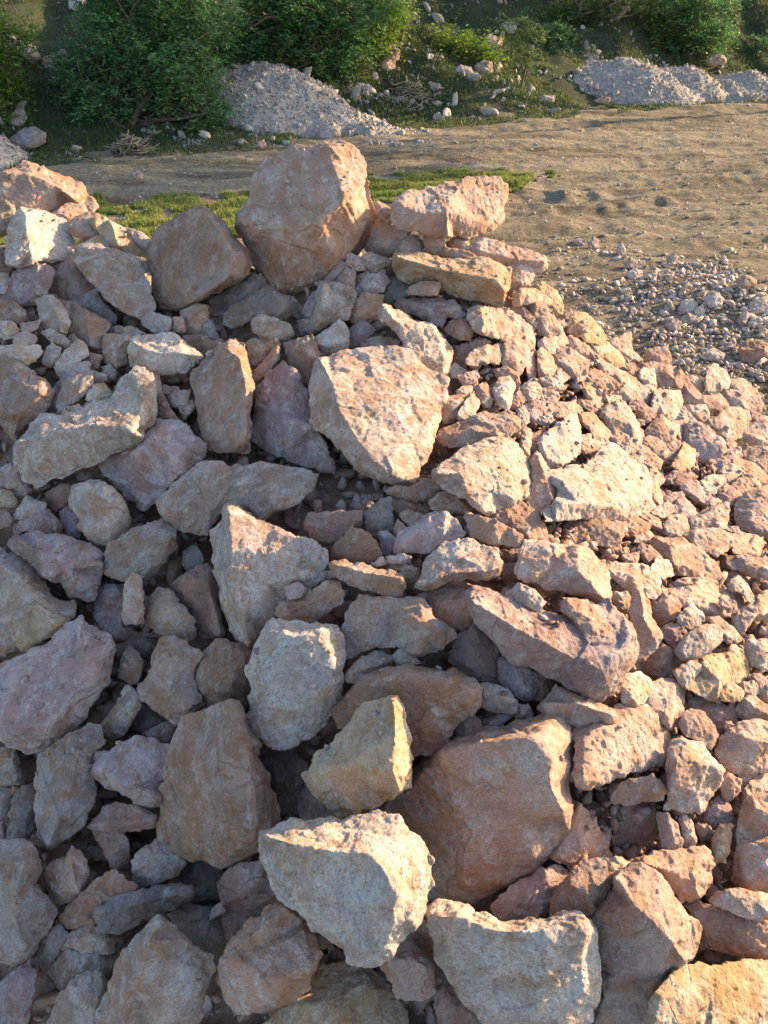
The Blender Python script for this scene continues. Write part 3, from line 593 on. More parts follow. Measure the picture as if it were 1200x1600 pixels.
ROCKS2 = '''
gN9|smooth blue grey egg shaped rock at left|114,760 140,751 162,754 185,770 195,787 205,810 200,830 160,857 142,847 127,827 122,807 109,785|
mN8|big mauve white rock with a dark left face|15,852 25,840 60,829 72,835 100,836 130,847 162,865 160,885 155,912 150,937 140,940 107,930 95,910 75,905 62,897 37,872|25,844 60,865 78,900;62,868 100,890 158,882
gN6|huge pale mauve rock cut by the left edge under the ochre rock|-20,845 0,856 15,866 35,872 65,905 82,935 100,940 118,938 112,965 80,985 40,1012 10,1024 -20,1022|-10,880 30,900 70,950
yS14|ochre orange rock lying on the pale mauve left edge rock|16,972 35,952 55,942 80,960 107,965 105,977 70,1000 47,1017 30,1015 27,1000|
gN7|grey brown jagged rock right of the egg shaped rock|170,850 205,827 230,820 262,807 274,820 272,862 250,887 232,906 205,902 192,908 165,897 162,880|
pS12|finger shaped upright pink stone below the grey brown jagged rock|207,894 220,905 225,925 224,974 197,975 190,965 196,912|
bS7|grey brown rounded rock right of the upright finger stone|227,965 235,932 250,916 270,927 302,965 308,987 305,1000 280,1000 250,990 228,978|
rS5|reddish block leaning on the left side of the shield shaped boulder|267,915 297,892 326,882 332,900 342,940 352,998 312,996 305,965 285,940|290,905 322,903 345,990
dS0|dull grey stone in the gap left of the shield shaped boulder|287,862 302,851 312,860 322,882 297,899 285,880|
gN9|wide flat grey slab pointing right above the shield shaped boulder|245,787 262,767 315,721 350,725 380,729 420,725 465,731 500,740 487,765 465,787 422,802 412,816 385,800 352,795 335,820 327,837 312,838 277,827 255,805|
gS9|tall shield shaped grey boulder at centre left|328,830 350,812 355,791 375,795 402,812 435,825 460,840 492,847 510,862 512,880 480,920 447,940 432,960 410,985 392,1015 385,1010 360,985 347,945 335,890|357,800 362,860 360,920 378,960 388,1005
gS13|crumbly little lump on the right of the shield shaped boulder|447,917 465,910 480,922 472,932 450,937|
mS8|thin mauve grey flake right of the crumbly little lump|477,915 495,895 525,891 535,900 505,907 480,924|
bS9|tan long rock in front of the thin mauve grey flake|432,957 440,940 475,932 510,907 530,910 537,930 532,945 507,962 487,975 465,968 440,970|440,945 490,940 530,918
rS3|red brown rock above the brown angular rock at centre|475,822 482,802 525,799 565,797 570,830 550,822 532,840 515,852 492,847|
bS5|brown angular rock left above the log shaped stone|516,870 525,850 550,823 580,835 597,865 580,880 552,882|
bN11|log shaped tan stone with a sunlit right end|514,880 535,875 552,882 567,880 592,890 625,895 632,915 625,932 607,935 575,922 547,915 525,900|520,882 560,892 600,900 628,905
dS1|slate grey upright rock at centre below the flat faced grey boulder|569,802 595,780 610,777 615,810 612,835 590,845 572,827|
mS2|small mauve rock below the slate grey upright rock|592,835 605,830 617,842 615,867 597,864|
bS-3|brown rock in shade right of the slate grey upright rock|608,780 630,772 670,788 675,805 655,812 625,814 612,802|
pS3|knotty pink stone right of the small orange pebble at centre|625,805 637,797 667,807 640,824|
oS3|small orange pebble between slate grey rock and mauve rock|614,825 622,812 635,825 620,842|
bS7|flat brown pebble under the mauve rock with a sunlit tip|605,870 625,865 642,870 640,880 610,880|
gS3|grey stone right of the log shaped tan stone|598,882 630,880 655,890 649,912 632,907 625,893|
wS6|tiny white chip above the log shaped tan stone|582,880 595,870 606,879 590,886|
pN9|large flat pink brown rock in the centre below the log shaped stone|535,980 547,950 562,930 590,933 660,935 672,952 675,962 710,987 712,997 690,1012 650,1025 620,1010 585,1010 550,1028 537,1017|675,955 665,990 650,1020
oS2|orange brown rock in the hollow below the flat blue grey slab|670,925 700,915 727,920 734,955 742,977 715,994 675,964|
rS2|dark red brown rock in the shadow left of the crystal streaked slab|700,1032 715,995 745,975 770,1000 789,1025 779,1045 784,1072 757,1067 725,1054|
mN13|long crystal streaked slab with pink underside at centre right|730,925 745,915 790,930 825,952 875,962 915,950 950,936 970,962 990,985 998,1010 993,1030 975,1055 968,1078 935,1094 912,1090 875,1065 840,1047 795,1032 782,1015 745,975 735,952|735,940 780,968 850,1005 900,1032 945,1050;945,1050 965,1020 985,990
gS18|flat grey pebble lying on the long crystal streaked slab|791,929 810,912 832,920 854,940 842,955 807,942|
bT20|forked tan rock perched on the right end of the crystal streaked slab|876,942 885,936 917,937 932,962 965,990 962,1005 935,1015 915,1000 895,967 877,955|
mS3|mauve rock under the long crystal streaked slab|777,1030 787,1023 825,1043 839,1055 842,1080 825,1097 807,1092 782,1067|
oL2|glowing orange stone in the gap under the crystal streaked slab|830,1047 850,1050 869,1067 852,1097 830,1092|
pN9|long pink wedge below the tip of the crystal streaked slab|843,1107 870,1070 900,1085 925,1093 960,1112 958,1129 940,1137 905,1137 850,1120|848,1100 900,1098 955,1118
gS6|grey block left of the long pink wedge|750,1068 765,1068 792,1075 808,1095 807,1117 762,1110 748,1100|752,1085 795,1090
mS5|little rounded mauve stone right of the grey block|807,1102 825,1101 834,1118 807,1124|
dS3|flat slate stone under the grey block|748,1130 767,1118 808,1114 777,1140 750,1147|
mS5|round mauve stone touching the crusty brown rock on its right|708,1152 715,1130 740,1115 752,1130 745,1150 710,1160|
pS10|tall upright pink stone at the right of the crystal streaked slab|983,957 992,921 1003,921 1014,942 1018,964 1034,990 1027,1012 1007,1030 992,1027 998,1007 988,981|1000,925 1008,970 1025,1000
gS3|small grey stone at the right end of the large blocky rock|953,927 979,925 987,936 981,959 964,953|
oS4|brown orange boulder right of the tall upright pink stone|1014,940 1033,919 1048,921 1065,947 1057,970 1035,979 1022,968|
mS4|dark mauve stone below the brown orange boulder|1033,981 1048,973 1068,979 1072,990 1055,1014 1040,1001|
wN9|small pale pink stone above the oval grey stone|1059,964 1079,944 1096,957 1100,970 1074,986 1061,973|
gN11|oval flat grey stone on the right flank|1055,1012 1070,992 1092,979 1120,975 1130,990 1124,1007 1092,1029 1066,1031 1055,1020|
pL3|large fine textured pink rock behind the oval flat grey stone|1046,914 1090,903 1126,919 1167,932 1172,947 1146,964 1109,968 1090,957 1079,946 1063,951 1057,933|
oN8|small orange curved stone on the large fine textured pink rock|1124,934 1148,940 1153,955 1137,957 1124,944|
wL7|white wedge with a bright right face near the right edge|1137,912 1154,901 1167,912 1184,942 1174,944 1157,927 1139,923|
yL4|yellow lit rock at the right edge beside the white wedge|1185,931 1208,918 1208,970 1180,970 1178,950|
pS5|mauve pink plate below the white wedge|1144,960 1174,945 1184,957 1169,979 1157,996 1146,983|
pL4|peach rock between the oval grey stone and the mauve pink plate|1098,966 1124,964 1146,981 1160,999 1144,1009 1131,1001 1124,983|
wN7|pale rough rock at the right edge below the mauve pink plate|1163,1012 1170,1001 1196,999 1208,1008 1208,1050 1176,1040 1165,1027|
bS1|dark brown rock under the tall upright pink stone|1003,1033 1035,1007 1053,1018 1070,1033 1051,1048 1059,1062 1022,1066 1005,1053|
wN9|pale kite shaped stone left of the golden lit rock|1050,1048 1079,1033 1098,1042 1085,1059 1068,1075|
yL6|golden lit rock with a ribbed face on the right flank|1070,1075 1096,1051 1094,1029 1109,1023 1135,1020 1144,1008 1163,1020 1172,1040 1167,1068 1139,1070 1129,1079 1124,1098 1092,1087|1100,1040 1125,1065 1122,1090
yL7|small round yellow stone under the golden lit rock|1126,1096 1127,1077 1144,1066 1162,1081 1159,1096|
oN5|small pink brick right of the small round yellow stone|1154,1068 1178,1064 1187,1081 1176,1090 1161,1092|
pS5|narrow pink upright stone at the right edge below the golden lit rock|1168,1057 1189,1053 1208,1072 1208,1104 1185,1087 1180,1074|
wL8|knobby cream rock left of the upright pink prism|973,1055 1000,1051 1018,1064 1018,1079 1005,1100 983,1103 971,1096|
pL5|upright pink prism with a pale lit right edge|1018,1066 1035,1061 1057,1064 1070,1079 1066,1112 1048,1140 1033,1132 1023,1112 1008,1102|1055,1070 1052,1110 1045,1135
mS2|grey mauve slab right of the round pale rock|1068,1104 1087,1087 1120,1093 1154,1117 1150,1132 1131,1138 1124,1153 1109,1125 1092,1110|
oN3|tiny peach stone above the grey mauve slab|1134,1106 1144,1093 1154,1096 1146,1112|
gN5|grey gabled stone at the right edge with a lit ridge|1148,1108 1161,1091 1178,1087 1208,1108 1208,1127 1161,1128|1165,1092 1180,1105 1205,1118
pT9|round pale rock with a flat top right of the lumpy peach boulder|1061,1132 1066,1115 1081,1108 1098,1112 1113,1130 1121,1149 1111,1171 1092,1158 1068,1149|
pN7|large layered pink rock cut by the right edge|1118,1180 1124,1154 1152,1130 1178,1124 1208,1130 1208,1204 1178,1208 1148,1208 1131,1199|1122,1158 1160,1150 1205,1160
yN6|tiny tan stone on the grey mauve slab|1130,1128 1142,1128 1148,1136 1133,1145|
gN9|white crowned pink block at lower right|1042,1184 1050,1160 1066,1154 1096,1162 1109,1180 1131,1204 1128,1219 1109,1245 1100,1266 1079,1271 1053,1264 1035,1266 1044,1249 1044,1219|1058,1190 1085,1190 1108,1192 1128,1206;1058,1190 1050,1225
pL8|wide lumpy peach boulder right of the huge brown boulder|895,1137 925,1133 955,1123 960,1103 990,1101 1020,1098 1029,1115 1045,1148 1048,1170 1042,1187 1020,1198 995,1205 975,1214 945,1222 925,1232 900,1230 896,1200 900,1170|
bS8|flat tan rock in the shade below the lumpy peach boulder|953,1236 970,1223 1016,1211 1031,1221 1040,1236 1035,1250 1001,1253 979,1258 957,1255|
bS-4|big shadowed brown rock in the hollow at lower right|905,1250 940,1255 985,1258 1022,1262 1034,1300 1032,1330 995,1342 960,1340 935,1310 915,1275|
pS6|upright mauve pink stone right of the shadowed hollow|1026,1268 1042,1271 1057,1286 1066,1310 1064,1327 1035,1332 1031,1303|
gS6|narrow pointed stone right of the upright mauve pink stone|1061,1280 1070,1271 1081,1284 1088,1310 1085,1322 1068,1327|
mS4|mauve roundish stone below the white crowned pink block|1102,1262 1124,1245 1137,1255 1148,1279 1135,1290 1113,1292 1102,1279|
rS3|red triangle stone below the mauve roundish stone|1085,1288 1100,1286 1117,1301 1096,1315|
oN7|small upright pink stone right of the white crowned pink block|1128,1227 1135,1206 1157,1219 1157,1236 1137,1252 1128,1242|
pN4|pink stone behind the small upright pink stone|1147,1206 1174,1199 1182,1212 1161,1242 1155,1220|
yS7|yellow white splinter standing beside the right edge boulder|1113,1310 1124,1289 1144,1288 1142,1318 1135,1347 1110,1347|
bS7|tall smooth brown boulder cut by the right edge at lower right|1160,1250 1178,1240 1208,1235 1212,1402 1170,1397 1143,1375 1150,1320|
pL4|crumbled pale rock on top of the tall smooth brown boulder|1163,1232 1180,1213 1208,1203 1208,1240 1178,1244 1161,1250|
mN10|big mauve grey boulder with sun glints at the left edge|-15,1050 30,1028 75,1002 100,977 127,962 145,980 165,990 175,1005 177,1030 170,1065 150,1092 135,1120 100,1155 75,1172 42,1178 12,1165 -15,1150|125,970 130,1030 115,1085 80,1135 20,1140
bS2|brown lump with a pale corner right of the mauve grey boulder|185,1057 190,1030 202,1007 217,1022 225,1040 215,1070 202,1067|
dS-5|dark teal rock in the gap above the brown lump with a pale corner|174,1012 210,996 247,1001 232,1032 190,1037|
gS5|long mauve grey stone leaning right below the brown lump|157,1135 182,1100 197,1070 207,1075 221,1100 207,1127 192,1150 175,1157 162,1147|
bS8|dark brown boulder with white smears left of the domed brown rock|211,1077 235,1052 240,1025 255,995 275,995 318,1022 305,1045 304,1060 320,1100 302,1112 275,1132 240,1108|240,1040 262,1075 300,1105
bN7|domed brown rock with a spot of sun left of the white pitted boulder|304,1045 317,1022 335,1002 350,999 380,1007 394,1022 387,1045 392,1075 392,1092 360,1099 325,1107 310,1084 304,1060|
wN14|white pitted boulder in the centre with a sunlit upper rim|384,1050 395,1022 410,992 425,968 452,974 497,975 527,977 536,1000 539,1022 532,1050 537,1075 525,1105 505,1132 485,1152 455,1165 420,1162 392,1142 385,1120 390,1090|420,985 455,992 500,996 522,1030;430,1075 480,1070 515,1075
bS10|tall brown boulder with a smooth flat face at lower left|252,1255 262,1185 272,1150 285,1122 317,1112 360,1095 375,1100 395,1150 410,1200 430,1240 440,1280 430,1310 380,1340 330,1350 270,1330 248,1305|368,1100 382,1165 398,1225 415,1295
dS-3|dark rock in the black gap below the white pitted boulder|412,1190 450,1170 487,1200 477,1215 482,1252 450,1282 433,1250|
mN8|dusty mauve tabletop rock left of the tall brown boulder|145,1210 150,1175 170,1175 187,1162 215,1151 235,1155 266,1165 264,1190 257,1230 250,1258 225,1262 190,1240 160,1222|147,1200 200,1228 250,1248
gN8|two toned rock blue white at left and ochre at right|60,1180 75,1172 100,1155 140,1132 155,1135 165,1160 150,1180 145,1220 150,1240 130,1290 105,1308 75,1325 58,1305 55,1250 55,1215|108,1150 104,1200 96,1260 76,1318
dN4|small pointed stone at the left edge beside the smooth grey slab|-10,1240 17,1232 15,1260 0,1285 -10,1287|
dS3|smooth grey slab left of the two toned rock|27,1235 55,1222 59,1293 37,1314 7,1317 16,1286 18,1253|
pS4|pink cut block below the two toned rock|68,1358 108,1334 112,1322 135,1345 139,1363 126,1395 110,1410 80,1412 73,1372|110,1335 122,1395
rS5|red brown flat rock beside the foot of the tall brown boulder|139,1292 165,1259 183,1253 225,1262 245,1277 240,1292 205,1299 183,1304 154,1301|143,1290 190,1290 240,1280
rS3|narrow red brown leg shaped rock below the flat red brown rock|143,1297 161,1301 194,1299 203,1323 200,1356 176,1362 165,1336|
dS-1|dark flat stone left of the narrow leg shaped rock|123,1323 161,1323 167,1345 139,1342|
gS-2|dim grey rock under the mauve grey boulder at the left edge|-10,1168 25,1170 40,1224 -10,1228|
mS0|dark mauve wedge above the dusty mauve tabletop rock|227,1145 260,1126 276,1135 268,1162 235,1154|
dS-4|dark teal stone right of the long mauve grey stone|210,1117 225,1100 262,1125 234,1147 208,1140|
mS-2|dark mauve rock behind the upright finger stone|150,925 165,915 197,913 192,980 215,990 252,992 212,1005 180,1007 148,985|
mS-1|mauve rock at the left edge under the large pale slab|-10,735 27,722 42,752 52,767 25,784 15,769 -10,764|
yS1|small tan stone at the left edge below the mauve rock|-10,762 15,767 27,782 20,793 -10,790|
mS2|mauve pebble at the left edge above the big mauve white rock|-10,800 7,797 21,810 15,822 -10,828|
gS2|grey pink faceted stone left of the egg shaped rock|25,800 42,775 72,787 72,797 37,812 22,812|42,778 52,808
mS3|flat mauve stone above the big mauve white rock|20,820 77,796 97,822 90,837 37,830 25,837|
rS0|dark red stone upper left of the egg shaped rock|70,772 95,755 114,760 112,787 82,802|
mS-1|dark mauve stone at the lower left of the egg shaped rock|93,800 110,790 129,827 120,844 97,837|
wL9|sunlit cream chip right of the white pitted boulder|539,1055 560,1030 595,1016 610,1025 615,1035 590,1050 557,1070 545,1066|545,1052 590,1040 612,1030
gS7|grey pebble right of the sunlit cream chip|613,1025 625,1014 640,1017 657,1037 620,1042|
oS2|small orange stone below the sunlit cream chip|530,1097 538,1060 557,1068 560,1085|
bN10|crusty brown rock with a sunlit rim behind the golden block|520,1110 560,1067 590,1050 632,1039 670,1047 707,1045 735,1057 752,1070 750,1100 740,1115 707,1140 702,1165 685,1177 645,1181 620,1150 560,1140 530,1137|555,1078 590,1062 632,1052 700,1060 742,1078
yN20|golden brown block with a bright lit right edge in the lower centre|485,1205 490,1180 522,1160 537,1140 565,1102 605,1090 620,1090 630,1107 635,1142 645,1187 642,1230 610,1245 580,1262 555,1272 527,1276 502,1250 474,1210|615,1095 618,1150 614,1205 624,1236;490,1205 540,1195
pS2|huge smooth pink brown boulder with white scuffs at lower centre right|600,1275 612,1245 645,1200 690,1165 740,1140 800,1125 855,1118 890,1130 900,1165 893,1200 885,1225 892,1260 885,1300 862,1335 843,1350 840,1365 790,1385 760,1405 700,1425 665,1400 660,1350 640,1300|690,1176 760,1158 840,1152 858,1185 858,1225 880,1265
oL3|rough orange lit rock right of the huge smooth brown boulder|898,1253 920,1268 944,1305 957,1342 915,1347 890,1357 858,1337 883,1297|
mS-1|dark mauve rock under the left of the golden brown block|465,1262 470,1240 482,1222 502,1250 527,1279 472,1284|
gN8|big rough grey rock filling the left edge near the bottom|-15,1316 33,1310 48,1318 60,1340 66,1360 55,1385 85,1415 90,1427 80,1447 62,1467 50,1492 30,1507 0,1502 -15,1497|-10,1345 35,1350 20,1420 40,1480
dS2|dark wedge right below the big rough grey rock|62,1470 90,1443 107,1460 90,1492 72,1514 48,1502|
bS6|slanting tan pink rock at lower left pointing up right|82,1445 112,1412 150,1375 175,1359 195,1372 212,1385 210,1394 180,1404 152,1424 150,1444 120,1452 100,1449|
dN7|long dark spindle shaped rock at lower left|150,1422 180,1400 225,1388 275,1383 299,1385 300,1403 270,1422 225,1439 185,1462 168,1457 150,1442|155,1425 225,1408 298,1392
gN5|greenish grey rock above the long dark spindle shaped rock|206,1345 225,1325 247,1310 270,1326 292,1350 275,1370 250,1380 225,1387 208,1374|
gS1|blue grey lower stone beneath the spindle shaped rock|74,1518 105,1483 137,1490 174,1488 177,1508 142,1520 95,1547|
gS3|blue grey upper stone just under the spindle shaped rock|105,1462 140,1445 162,1448 187,1465 174,1490 135,1492 98,1482|
gS5|grey rock at the bottom edge between mauve slab and ridged boulder|72,1605 95,1550 120,1525 150,1515 172,1537 154,1570 150,1612 72,1612|
mS4|mauve slab in the bottom left corner|-10,1542 32,1510 55,1515 53,1550 40,1612 -10,1612|
gN12|large ridged tan grey boulder at the bottom left|247,1432 275,1452 300,1477 332,1492 337,1515 322,1545 305,1612 145,1612 165,1560 185,1500 215,1460|247,1438 232,1475 203,1540 188,1600
dS-1|dark blue grey rock behind the ridged tan grey boulder|260,1430 290,1413 330,1418 352,1450 357,1477 342,1507 325,1487 300,1474|
rS3|dark red stepped rock left of the lit topped white boulder|340,1382 355,1360 375,1348 410,1346 427,1380 447,1410 412,1420 375,1462 360,1479 352,1467 348,1415|350,1412 380,1400 438,1396
rS3|small red chip left of the dark red stepped rock|328,1437 332,1418 350,1408 352,1425|
dS-4|black grey rock under the tall brown boulder|273,1365 305,1340 352,1350 342,1385 342,1417 300,1412 297,1387|
bN13|brown rock with a lit lower corner at the bottom centre|341,1510 356,1481 382,1447 413,1418 447,1411 473,1431 495,1473 504,1492 486,1520 484,1544 460,1564 421,1579 387,1586 367,1584 350,1561 343,1529|365,1500 405,1528 440,1532 484,1512;360,1490 445,1418
yL4|rough lit rock at the bottom edge right of the brown rock|425,1590 455,1545 487,1513 520,1506 570,1506 602,1535 627,1570 642,1612 405,1612|
mS-1|small dark mauve stone under the lit topped white boulder|495,1504 525,1483 547,1500 530,1513|
wN24|white pitted boulder with a broad yellow lit top at the bottom centre|408,1300 425,1295 462,1282 500,1282 550,1277 590,1268 620,1277 635,1302 662,1322 676,1345 677,1380 662,1400 660,1430 637,1455 620,1472 612,1497 592,1507 562,1507 535,1485 492,1452 475,1432 437,1402 417,1360 408,1322|412,1306 460,1320 500,1327 545,1332 575,1335 615,1370 622,1415
oN7|orange cube rock at the bottom below the lit topped white boulder|593,1507 620,1470 635,1468 650,1478 672,1497 679,1520 679,1552 657,1565 620,1559 607,1532|610,1500 640,1500 670,1510
oS2|orange rock behind the white crinkled boulder|635,1466 658,1433 670,1447 687,1485 682,1504 650,1482|
wN13|white crinkled boulder with a scooped top at the bottom right|660,1422 685,1409 715,1412 740,1430 780,1441 815,1440 852,1437 882,1424 905,1425 922,1440 932,1467 937,1512 940,1532 930,1570 915,1612 765,1612 715,1552 682,1500 675,1455|672,1432 720,1435 780,1455 860,1455 915,1445
rS2|red brown rock under the left edge of the white crinkled boulder|677,1498 690,1516 715,1553 757,1612 688,1612 678,1560|
mN4|dull pink rock behind the scoop of the white crinkled boulder|768,1412 800,1383 865,1352 887,1360 892,1375 872,1412 857,1439 815,1442 773,1442|
bN10|mottled grey ochre rock leaning on the pink rock at lower right|862,1432 860,1405 880,1375 911,1342 970,1340 987,1351 962,1370 962,1395 925,1432 890,1427|
pN9|big pink boulder with a lit slanting top at the lower right|958,1371 985,1351 1002,1351 1030,1368 1058,1408 1095,1450 1092,1470 1070,1504 1030,1541 995,1612 918,1612 940,1570 943,1520 932,1480 922,1440 925,1430 960,1393|962,1374 990,1415 1020,1440 1050,1472 1068,1500
oN6|orange wedge with a lit top above the big pink boulder|982,1345 1030,1331 1100,1320 1112,1331 1112,1380 1092,1402 1064,1410 1030,1368 1005,1351|1000,1347 1050,1364 1085,1377 1092,1400
oS4|glossy orange brown rock at the right edge near the bottom|1065,1408 1087,1406 1123,1420 1155,1428 1172,1437 1208,1440 1208,1494 1157,1500 1115,1483 1092,1480 1096,1450|
gN9|flat grey plate lying on the glossy orange brown rock|1106,1407 1123,1393 1160,1389 1208,1400 1208,1429 1186,1439 1152,1429|
yL8|broad lit tan boulder in the bottom right corner|998,1612 1030,1543 1070,1508 1115,1509 1172,1503 1208,1498 1212,1612|
'''
ROCKS3 = '''
bN@5.1|cut tan block lying alone on the gravel at the right edge|1155,545 1165,533 1190,532 1202,540 1200,562 1175,567 1157,565|1157,546 1195,545
wN@5.0|pale round stone left of the cut tan block on the gravel|1104,550 1114,544 1130,553 1130,562 1112,568 1102,560|
wN@5.9|white angular stone at the right edge of the gravel patch|1170,478 1180,466 1203,464 1205,486 1180,491|
bN@6.1|brown egg shaped stone in the gravel patch|1152,437 1165,430 1180,437 1180,450 1160,455 1152,447|
wN@5.8|pale boulder shaped stone with two humps in the gravel patch|1057,488 1066,473 1080,467 1089,475 1087,488 1070,492|
wN@5.8|round white stone right of the two humped stone|1100,467 1108,457 1122,458 1130,468 1124,482 1108,480|
gN@5.4|grey pink stone nearest the heap on the gravel|1040,508 1050,498 1063,503 1062,515 1044,517|
gN@5.5|low grey stone beside the grey pink gravel stone|1064,500 1075,490 1092,497 1092,507 1070,509|
wN@5.6|bright round stone between two grey ones in the gravel|1086,486 1097,476 1102,487 1096,493 1087,493|
pN@5.5|upright pink chip in the gravel patch|1153,500 1162,485 1169,490 1166,505 1157,510|
gN@6.9|grey standing stone at the left end of the gravel patch|920,382 927,371 935,376 934,388 921,389|
gN@6.9|flat dark grey stone left of the standing stone on the gravel|896,377 905,372 914,376 910,383 897,383|
gN@6.2|brown flat stone in the middle of the gravel patch|976,410 988,406 1006,409 1005,419 980,420|
wN@6.1|pale lumpy stone below the brown flat stone|980,427 990,420 1002,424 1003,434 985,437|
wN@6.4|white pebble on the skyline of the gravel patch|965,385 972,381 977,390 973,398 965,397|
gN@6.3|grey rounded stone right of the middle of the gravel patch|1042,403 1052,396 1060,403 1056,413 1043,413|
bN@11.6|small round boulder on the dirt before the left mound|404,222 412,219 415,226 409,232 403,229|
gN@10.6|pale stone lying on the dirt track at left|208,271 216,268 223,274 219,280 209,279|
gN@11.4|round stone cut from the foot of the left gravel mound|500,206 505,195 520,192 531,200 530,212 512,216 502,214|
bN@14.6|tan boulder on the slope between the shrubs|592,78 600,69 615,70 624,78 622,95 605,98 594,92|
gN@14.2|mossy grey boulder left of the tan slope boulder|545,82 556,72 570,74 570,90 556,96 546,92|
bN@14.8|shaded brown rock below the tan slope boulder|594,100 603,92 616,94 616,108 600,112|
gN@15.2|pair like grey stone at the right of the slope near the yellow shrub|742,104 755,95 768,98 768,112 750,115|
wN@15.2|light stone beside the grey slope stone|766,100 778,95 784,104 776,112 767,110|
wN@16.3|white capped rock at the top of the slope|786,38 794,32 806,36 806,50 793,52|
bN@15.6|flat topped rock below the white capped rock|757,60 765,54 784,62 784,72 770,74 758,70|
wN@13.7|pale flat stone on the slope above the mound tail|576,118 583,111 590,117 588,124 578,125|
gN@13.9|long grey rock on the slope left of the stick pile|710,110 720,102 735,106 738,114 722,117|
gN@14.3|round grey rock on the slope above the dirt lot|670,135 676,129 688,132 687,140 674,141|
bN@14.3|dark tan slope rock right of the stick pile|678,160 684,158 690,161 688,168 679,168|
bN@16.7|pale rock perched on top of the right gravel mound|1105,95 1117,86 1130,87 1134,94 1131,100 1108,103|
yN@15.6|brown clod at the foot of the right gravel mound|985,150 996,138 1008,133 1020,135 1022,146 1005,155 988,156|
yN@15.5|lumpy dirt clod right of the brown clod|1010,150 1020,138 1033,134 1041,146 1035,152 1015,155|
bN@15.2|small dirt clod left of the two big clods|930,157 940,151 952,153 950,161 933,162|
gN@14.4|white stone at the left foot of the right gravel mound|840,154 848,149 864,150 864,158 845,160|
dN@12.2|tan rock at the left edge behind the dark gravel heap|15,185 25,172 36,168 42,185 35,195 18,198|
dN@11.6|sloping tan rock lower left behind the dark gravel heap|14,218 30,205 50,198 70,207 72,222 48,232 22,236|
gN@14.6|rugged whitish bank rock at far left|0,62 18,56 40,62 55,75 62,90 50,100 38,88 20,82 0,84|
gN@14.7|pale rugged rock right of the whitish bank rock|66,92 80,84 95,78 112,82 108,100 90,108 70,104|
wN@17.2|pale boulder at the top left of the slope|108,2 120,-4 134,0 134,14 120,18 108,12|
'''

# ---------------------------------------------------------------- terrain
def hill_line(x): return 13.2 + .52 * x
def terrain(x, y):
    x = np.asarray(x, float); y = np.asarray(y, float); n = x.size
    P = np.stack([x.ravel(), y.ravel(), np.zeros(n)], 1)
    d = y - hill_line(np.clip(x, -9, 14)) + .5 * vnoise(P * .5, 3).reshape(x.shape)
    hill = np.where(d > 0, .50 * d - .50 * (1 - np.exp(-d / 1.2)) * 1.0, 0); hill = np.clip(hill, 0, None)
    hill = hill * (1 - .25 * np.clip(d / 30, 0, 1))
    hb = np.clip(d / 3, 0, 1)
    z = hill + hb * (.22 * vnoise(P * .8, 5) + .10 * vnoise(P * 2.3, 6)).reshape(x.shape)
    # dirt lot: long low ruts running across, small lumps
    flat = (1 - hb)
    t = y - .30 * x                                            # across the wheel tracks
    Q = np.stack([x.ravel() * .5, t.ravel() * 2.2, np.zeros(n)], 1)
    near = np.clip((y - 4.5) / 2, 0, 1)
    z = z + flat * near * (.045 * vnoise(Q, 11) + .028 * vnoise(Q * 2.7, 12)).reshape(x.shape)
    z = z + flat * (.014 * vnoise(P * 3.1, 13) + .010 * vnoise(P * 8, 14) + .006 * vnoise(P * 19, 15)).reshape(x.shape)
    # churned wheel marks at right
    m = np.exp(-((x - 4.4) / 1.5) ** 2 - ((y - 9.3) / 1.2) ** 2)
    z = z + .05 * np.exp(-((x - 2.0) / 1.1) ** 2 - ((y - 8.6) / .7) ** 2) * vnoise(P * 5, 18).reshape(x.shape)
    z = z + m * (.045 * np.sin(t * 19 + 2 * vnoise(P * 1.2, 16).reshape(x.shape)) * (.6 + .4 * vnoise(P * 2, 17).reshape(x.shape)))
    # gravel swell right of the heap
    z = z + .11 * np.exp(-((x - 2.55) / .8) ** 2 - ((y - 5.5) / .55) ** 2)
    sm = np.clip((3.6 - y) / 1.4, 0, 1) * np.clip((1.7 - x) / .8, 0, 1) * np.clip((x + 6) / 1., 0, 1) * np.clip((y + 3) / 1., 0, 1)
    return z - .8 * sm * sm * (3 - 2 * sm)
def tz(x, y): return float(terrain(np.array([x]), np.array([y]))[0])

gx = np.concatenate([np.linspace(-60, -9, 34)[:-1], np.linspace(-9, 10, 520), np.linspace(10, 60, 34)[1:]])
gy = np.concatenate([np.linspace(-20, 3.5, 24)[:-1], np.linspace(3.5, 10, 300)[:-1], np.linspace(10, 22, 260)[:-1], np.linspace(22, 40, 60)[:-1], np.linspace(40, 60, 12)])
GX, GY = np.meshgrid(gx, gy); GZ = terrain(GX, GY)
V = np.stack([GX.ravel(), GY.ravel(), GZ.ravel()], 1); nx, ny = len(gx), len(gy)
ii = (np.arange(ny - 1)[:, None] * nx + np.arange(nx - 1)[None]).ravel()
F = np.stack([ii, ii + 1, ii + nx + 1, ii + nx], 1)
m, n, l = new_mat('dirt_ground')
out = node(n, 'ShaderNodeOutputMaterial'); b = node(n, 'ShaderNodeBsdfPrincipled', Roughness=.95); b.inputs['Specular IOR Level'].default_value = .15; l.new(b.outputs[0], out.inputs[0])
geo = node(n, 'ShaderNodeNewGeometry'); P = geo.outputs['Position']
def tn(s, d=5., r=.6, dist=0., vec=None):
    x = node(n, 'ShaderNodeTexNoise', Scale=s, Detail=d, Roughness=r, Distortion=dist); l.new(vec or P, x.inputs['Vector']); return x.outputs['Fac']
st = node(n, 'ShaderNodeMapping'); st.inputs['Rotation'].default_value = (0, 0, rad(-17)); st.inputs['Scale'].default_value = (.28, 2.3, 1); l.new(P, st.inputs[0])
